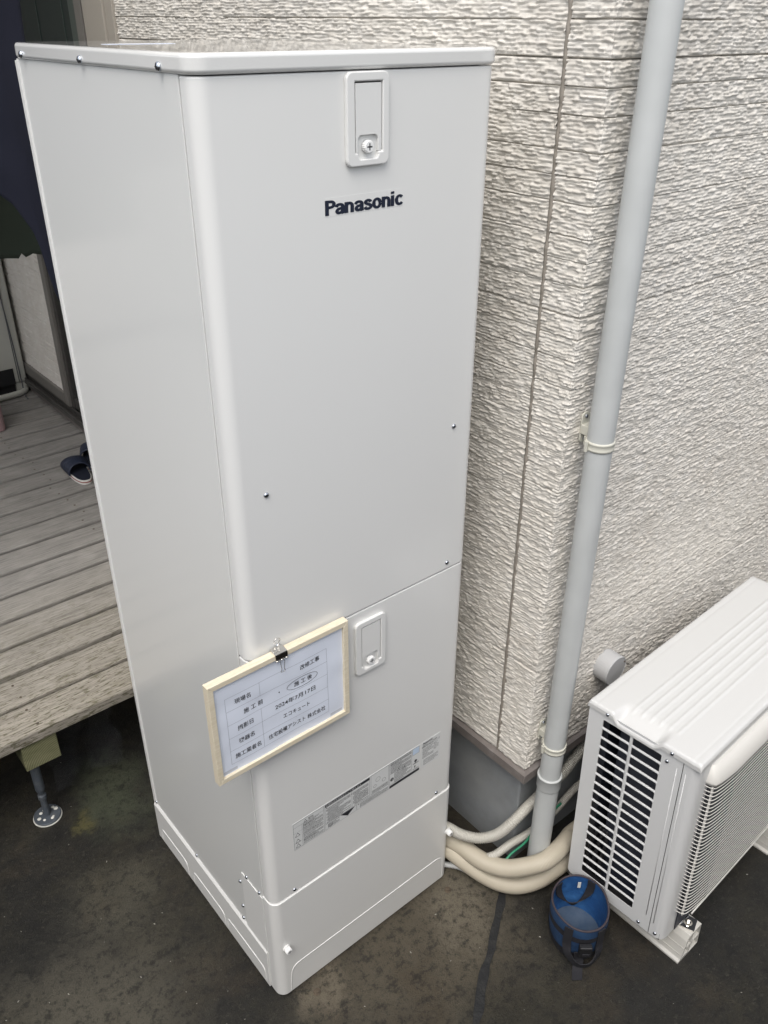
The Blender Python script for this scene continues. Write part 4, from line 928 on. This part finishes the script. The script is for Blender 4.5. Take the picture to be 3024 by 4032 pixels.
# support rails under the unit
def make_rail(label, x, y, yaw):
    rl_ = thing('support_rail', label, 'support rail', (x, y, 0), (0, 0, yaw), None)
    out = [(0, 0), (.098, 0), (.090, .093), (.034, .093), (.024, .075), (.008, .012), (0, .006)]
    t = .003
    def cell(pts): return pts
    c1 = [(.0135, .012), (.047, .012), (.049, .044), (.0245, .044)]; c2 = [(.051, .004), (.094, .004), (.0915, .044), (.0525, .044)]
    c3 = [(.0258, .048), (.049, .048), (.0505, .089), (.0365, .089), (.0275, .073)]; c4 = [(.0528, .048), (.0912, .048), (.0875, .089), (.0540, .089)]
    prism('rail_body', [out, c1, c2, c3, c4], .40, Matrix(((1, 0, 0, 0), (0, 0, 1, 0), (0, 1, 0, 0), (0, 0, 0, 1))), M['rail'], rl_, bevel=(.0007, 1))
    for a, b in ((.0115, .026), (.0175, .050)): tube('rail_groove', [(a - .0008, .001, b), (a - .0008, .399, b)], .0009, M['rail'], rl_, 6)
    for yy in (.026, .056):
        wp = prism('washer_plate', [rrect(-.021, .021, -.021, .021, .006, 4), [(.0115 * math.cos(a), .0115 * math.sin(a)) for a in np.linspace(0, 2 * math.pi, 17)[:-1]]], .0045, Matrix.Translation((.062, yy, .0935 if yy < .04 else .0985)) @ Matrix.Rotation(R(18 if yy < .04 else -8), 4, 'Z'), M['chrome'], rl_, bevel=(.001, 2))
    bo = lathe('bolt', [(.0085, .094), (.0085, .101), (.0085, .1015), (.005, .1015), (.005, .112), (.0035, .1135), (.0001, .1135)], M['chrome'], rl_, Matrix.Translation((.062, .026, 0)), 6)
    return rl_
make_rail('cream hollow support rail under the heat pump end by the blue bag', .8935, -.613, R(1))
make_rail('cream hollow support rail under the far end of the heat pump unit', 1.415, -.588, R(1))

# ------------------------------------------------------------------ blue tool bag
bag = thing('tool_bag', 'round open blue fabric tool bag with black webbing handles on the concrete', 'bag', (.748, -.372, 0), (0, 0, math.atan2(-.64, .77)))
# local +x = right of the viewer, +y = away
HBG = .137
def bring(a, z, inset=0.):
    f = z / HBG
    sx = .071 + .009 * math.sin(f * 2.2) - inset; sy = .080 + .010 * math.sin(f * 2.0) - inset
    wob = 1 + .012 * math.sin(3 * a + 1 + 2 * f) + .008 * math.sin(5 * a + f * 5)
    return np.array([sx * wob * math.cos(a), sy * wob * math.sin(a), z + (.006 * math.sin(2 * a + .5) * f * f)])
def bwall(name, z0, z1, off, m, nz=10, close_in=False):
    na = 72; P = []
    for k in range(nz + 1):
        z = z0 + (z1 - z0) * k / nz; P.append([bring(2 * math.pi * i / na, z, off) for i in range(na + 1)])
    return grid(name, np.array(P), m, bag)
bwall('bag_wall', .002, HBG, 0, M['bag_blue'], 14)
inn = bwall('bag_lining', .012, HBG, .0045, M['bag_in'], 12)
na = 72
pyd('bag_floor', [bring(2 * math.pi * i / na, .012, .004) for i in range(na)], [tuple(range(na))], M['bag_floor'], bag)
pyd('bag_base', [bring(2 * math.pi * i / na, .002, .0) for i in range(na)], [tuple(range(na))[::-1]], M['web'], bag)
tube('rim_binding', [bring(2 * math.pi * i / na, HBG, .0022) for i in range(na)], .0030, M['binding'], bag, 10, closed=True)
bwall('base_band', .003, .036, -.0012, M['web'], 4)
bwall('middle_band', .088, .108, -.0012, M['web'], 3)
def on(a, z, out): q = bring(a, z, -out); return tuple(q)
aL, aR = R(-90 - 33), R(-90 + 33)
ribbon('handle', [on(aL, .134, .003), on(aL, .10, .004), on(aL + .02, .07, .006), on(aL + .12, .045, .016), on(R(-90 - 12), .026, .026), on(R(-90), .022, .028), on(R(-90 + 12), .026, .026), on(aR - .12, .045, .016), on(aR - .02, .07, .006), on(aR, .10, .004), on(aR, .134, .003)],
       [(.85, -.5, 0), (.85, -.5, 0), (.85, -.45, .2), (.3, -.3, 1), (0, -.3, 1), (-.3, -.3, 1), (-.85, -.45, .2), (-.85, -.5, 0), (-.85, -.5, 0)], .024, .0025, M['web'], bag, 60)
ribbon('handle', [on(R(90 + 40), .136, -.008), on(R(90 + 40), .11, -.010), on(R(90 + 36), .085, -.016), on(R(90 + 22), .062, -.026), on(R(90), .055, -.034), on(R(90 - 22), .062, -.026), on(R(90 - 36), .085, -.016), on(R(90 - 40), .11, -.010), on(R(90 - 40), .136, -.008)],
       [(.8, .6, 0), (.8, .6, 0), (.6, .5, -.7), (0, .35, -1), (-.6, .5, -.7), (-.8, .6, 0), (-.8, .6, 0)], .022, .0025, M['web'], bag, 60)
bk = box('buckle', -.017, .017, -.112, -.095, .060, .098, M['black'], bag, bevel=(.003, 2))
box('buckle_tongue', -.010, .010, -.1145, -.1122, .068, .078, M['web'], bk, bevel=(.001, 1))
ribbon('strap_end', [on(R(-97), .05, .004), on(R(-97), .02, .01), on(R(-98), .006, .03), on(R(-99), .003, .06)], (1, 0, 0), .028, .003, M['web'], bag, 20)
box('care_tag', .012, .021, .077, .0775, .094, .118, M['shoe_white'], bag)

# floor anchors left in the slab in front of the tank
for (x, y, lb) in ((.566, -.0415, 'rusty anchor stub in the slab by the tank corner nearest the hoses'), (.085, -.0424, 'rusty anchor stub in the slab near the outer corner of the tank')):
    o = lathe('floor_anchor', [(.011, 0), (.010, .0016), (.0065, .002), (.006, .006), (.0001, .0066)], M['rust'], None, I4, 12); o.location = (x, y, 0); tag(o, lb, 'anchor')

# ------------------------------------------------------------------ slippers on the deck
def slipper(label, x, y, rot, flip=1):
    t = thing('slipper', label, 'slipper', (x, y, .4015), (0, 0, rot), 'slippers on the deck')
    n = 56
    def outl(k=1., n=n):
        pts = []
        for i in range(n):
            a = 2 * math.pi * i / n; yy = .138 * math.sin(a); wd = .048 + .007 * math.sin(a) - .004 * math.cos(2 * a)
            xx = wd * math.copysign(abs(math.cos(a)) ** .75, math.cos(a)) + flip * .006 * (yy / .14) ** 2
            pts.append((xx * k, yy * (1 - (1 - k) * .4)))
        return pts
    prism('sole', [outl(1.)], .010, Matrix.Translation((0, 0, 0)), M['shoe_white'], t, bevel=(.002, 2))
    prism('stripe', [outl(1.012)], .003, Matrix.Translation((0, 0, .0102)), M['shoe_red'], t)
    prism('rim', [outl(1.0)], .009, Matrix.Translation((0, 0, .0134)), M['shoe_white'], t, bevel=(.002, 2))
    prism('footbed', [outl(.93)], .006, Matrix.Translation((0, 0, .0200)), M['shoe_in'], t, bevel=(.002, 2))
    P = []
    for j in range(22):
        yy = -.055 + .125 * j / 21; row = []
        for i in range(25):
            a = math.pi * i / 24; wd = .049 + .004 * math.sin(yy * 20); hh = .050 - .010 * (j / 21 - .4) ** 2 * 4
            row.append((-wd * math.cos(a) + flip * .006 * (yy / .14) ** 2, yy + .012 * math.sin(a) * (1 if j < 11 else -.6), .022 + hh * math.sin(a) ** .8))
        P.append(row)
    b = grid('band', np.array(P)[:, ::-1], M['shoe'], t); b.modifiers.new('solid', 'SOLIDIFY').thickness = .006
    for (px, py) in ((-.015, .02), (.01, .025), (-.004, -.003), (.02, -.004), (-.022, -.012)):
        hz = .022 + .049 * max(0., 1 - (px / .049) ** 2) ** .4
        lathe('vent_hole', [(.0045, -.002), (.0045, .0035), (.0001, .0036)], M['shoe_in'], t, Matrix.Translation((px, py, hz)), 10)
    return t
slipper('navy slipper with white sole and red stripe, nearer the deck edge', .538, 2.462, R(-6), 1)
slipper('navy slipper partly hidden behind its pair, touching it on the house side', .655, 2.565, R(-28), -1)

# ------------------------------------------------------------------ things at the back of the deck
wm = thing('washing_machine', 'grey white enamel machine with black toe recess at the back of the deck', 'washing machine', (.42, 3.62, .401))
box('cabinet', -.32, .315, 0, .55, .06, .95, M['machine'], wm, bevel=(.012, 3))
boxes('foot', [(-.32, -.27, .01, .5, 0, .06), (.25, .305, .01, .5, 0, .06)], M['machine'], wm, bevel=(.004, 2))
box('toe_recess', -.268, .248, .02, .03, .006, .115, M['black'], wm)
box('toe_plate', .10, .249, -.004, .0, .06, .150, M['black'], wm)
box('cabinet_seam', .268, .272, -.003, .0, .07, .94, M['greyprint'], wm)
tube('drain_tube', crom([(-.3, -.055, .018), (.05, -.06, .018), (.20, -.055, .018), (.275, -.03, .018), (.305, .03, .03), (.30, .12, .06)], 60)[0], .017, M['machine'], wm, 14)
tube('power_cord', crom([(.262, -.012, .6), (.275, -.013, .3), (.277, -.02, .06), (.268, -.06, .004), (.262, -.12, .004)], 40)[0], .0035, M['greyprint'], wm, 8)
pk = thing('pink_bin', 'dusty pink plastic bin standing in front of the grey white machine', 'bin', (.335, 3.25, .401))
prism('bin_wall', [rrect(-.12, .115, -.10, .10, .03, 5)], .30, I4, M['pink'], pk, bevel=(.006, 2))
prism('bin_rim', [rrect(-.127, .122, -.107, .107, .033, 5), rrect(-.11, .105, -.09, .09, .028, 5)], .016, Matrix.Translation((0, 0, .301)), M['pink'], pk, bevel=(.003, 2))

# laundry on a pole
pole = tube('laundry_pole', [(-1.6, 1.55, 2.62), (.70, 1.55, 2.62)], .012, M['screw'], None, 14); tag(pole, 'metal laundry pole above the deck', 'laundry pole')
def cloth(name, y, xl, xr, ztop, zlow, m, label, cat, fold=.018, seed=1, nu=60, nv=70):
    """xl, xr, zlow: functions; hanging cloth with vertical folds"""
    U, Vv = np.meshgrid(np.linspace(0, 1, nu), np.linspace(0, 1, nv))
    X = np.zeros_like(U); Z = np.zeros_like(U)
    for j in range(nv):
        for i in range(nu):
            u = U[j, i]; zl = zlow(u); z = ztop + (zl - ztop) * Vv[j, i]; Z[j, i] = z; X[j, i] = xl(z) + (xr(z) - xl(z)) * u
    Y = y + fold * np.sin(U * 17 + seed + .8 * np.sin(Vv * 5)) * (.35 + .65 * Vv) + .012 * (vn(U * 7, Vv * 9, seed) - .5)
    o = grid(name, np.stack([X, Y, Z], -1)[::-1], m); o.modifiers.new('solid', 'SOLIDIFY').thickness = .003
    return tag(o, label, cat)
def itp(a): return lambda t: float(np.interp(t, [q[0] for q in a], [q[1] for q in a]))
cloth('navy_garment', 1.5, lambda z: -.75, itp([(1.45, .33), (1.9, .335), (2.19, .318), (2.30, .325), (2.62, .30)]), 2.625, itp([(0, 1.84), (.84, 1.81), (.87, 1.78), (.893, 1.731), (.912, 1.686), (.921, 1.63), (.93, 1.54), (.945, 1.476), (.96, 1.50), (1, 1.52)]), M['navy'], 'dark navy garment hanging behind the tank', 'laundry', seed=2, nu=110)
cloth('green_towel', 1.8, lambda z: -.7, lambda z: .36, 2.60, itp([(0, 1.58), (.86, 1.5634), (.925, 1.551), (.932, 1.5675), (.945, 1.551), (.965, 1.5615), (1, 1.553)]), M['greencloth'], 'dark green towel hanging behind the navy garment', 'laundry', seed=5, nu=90)
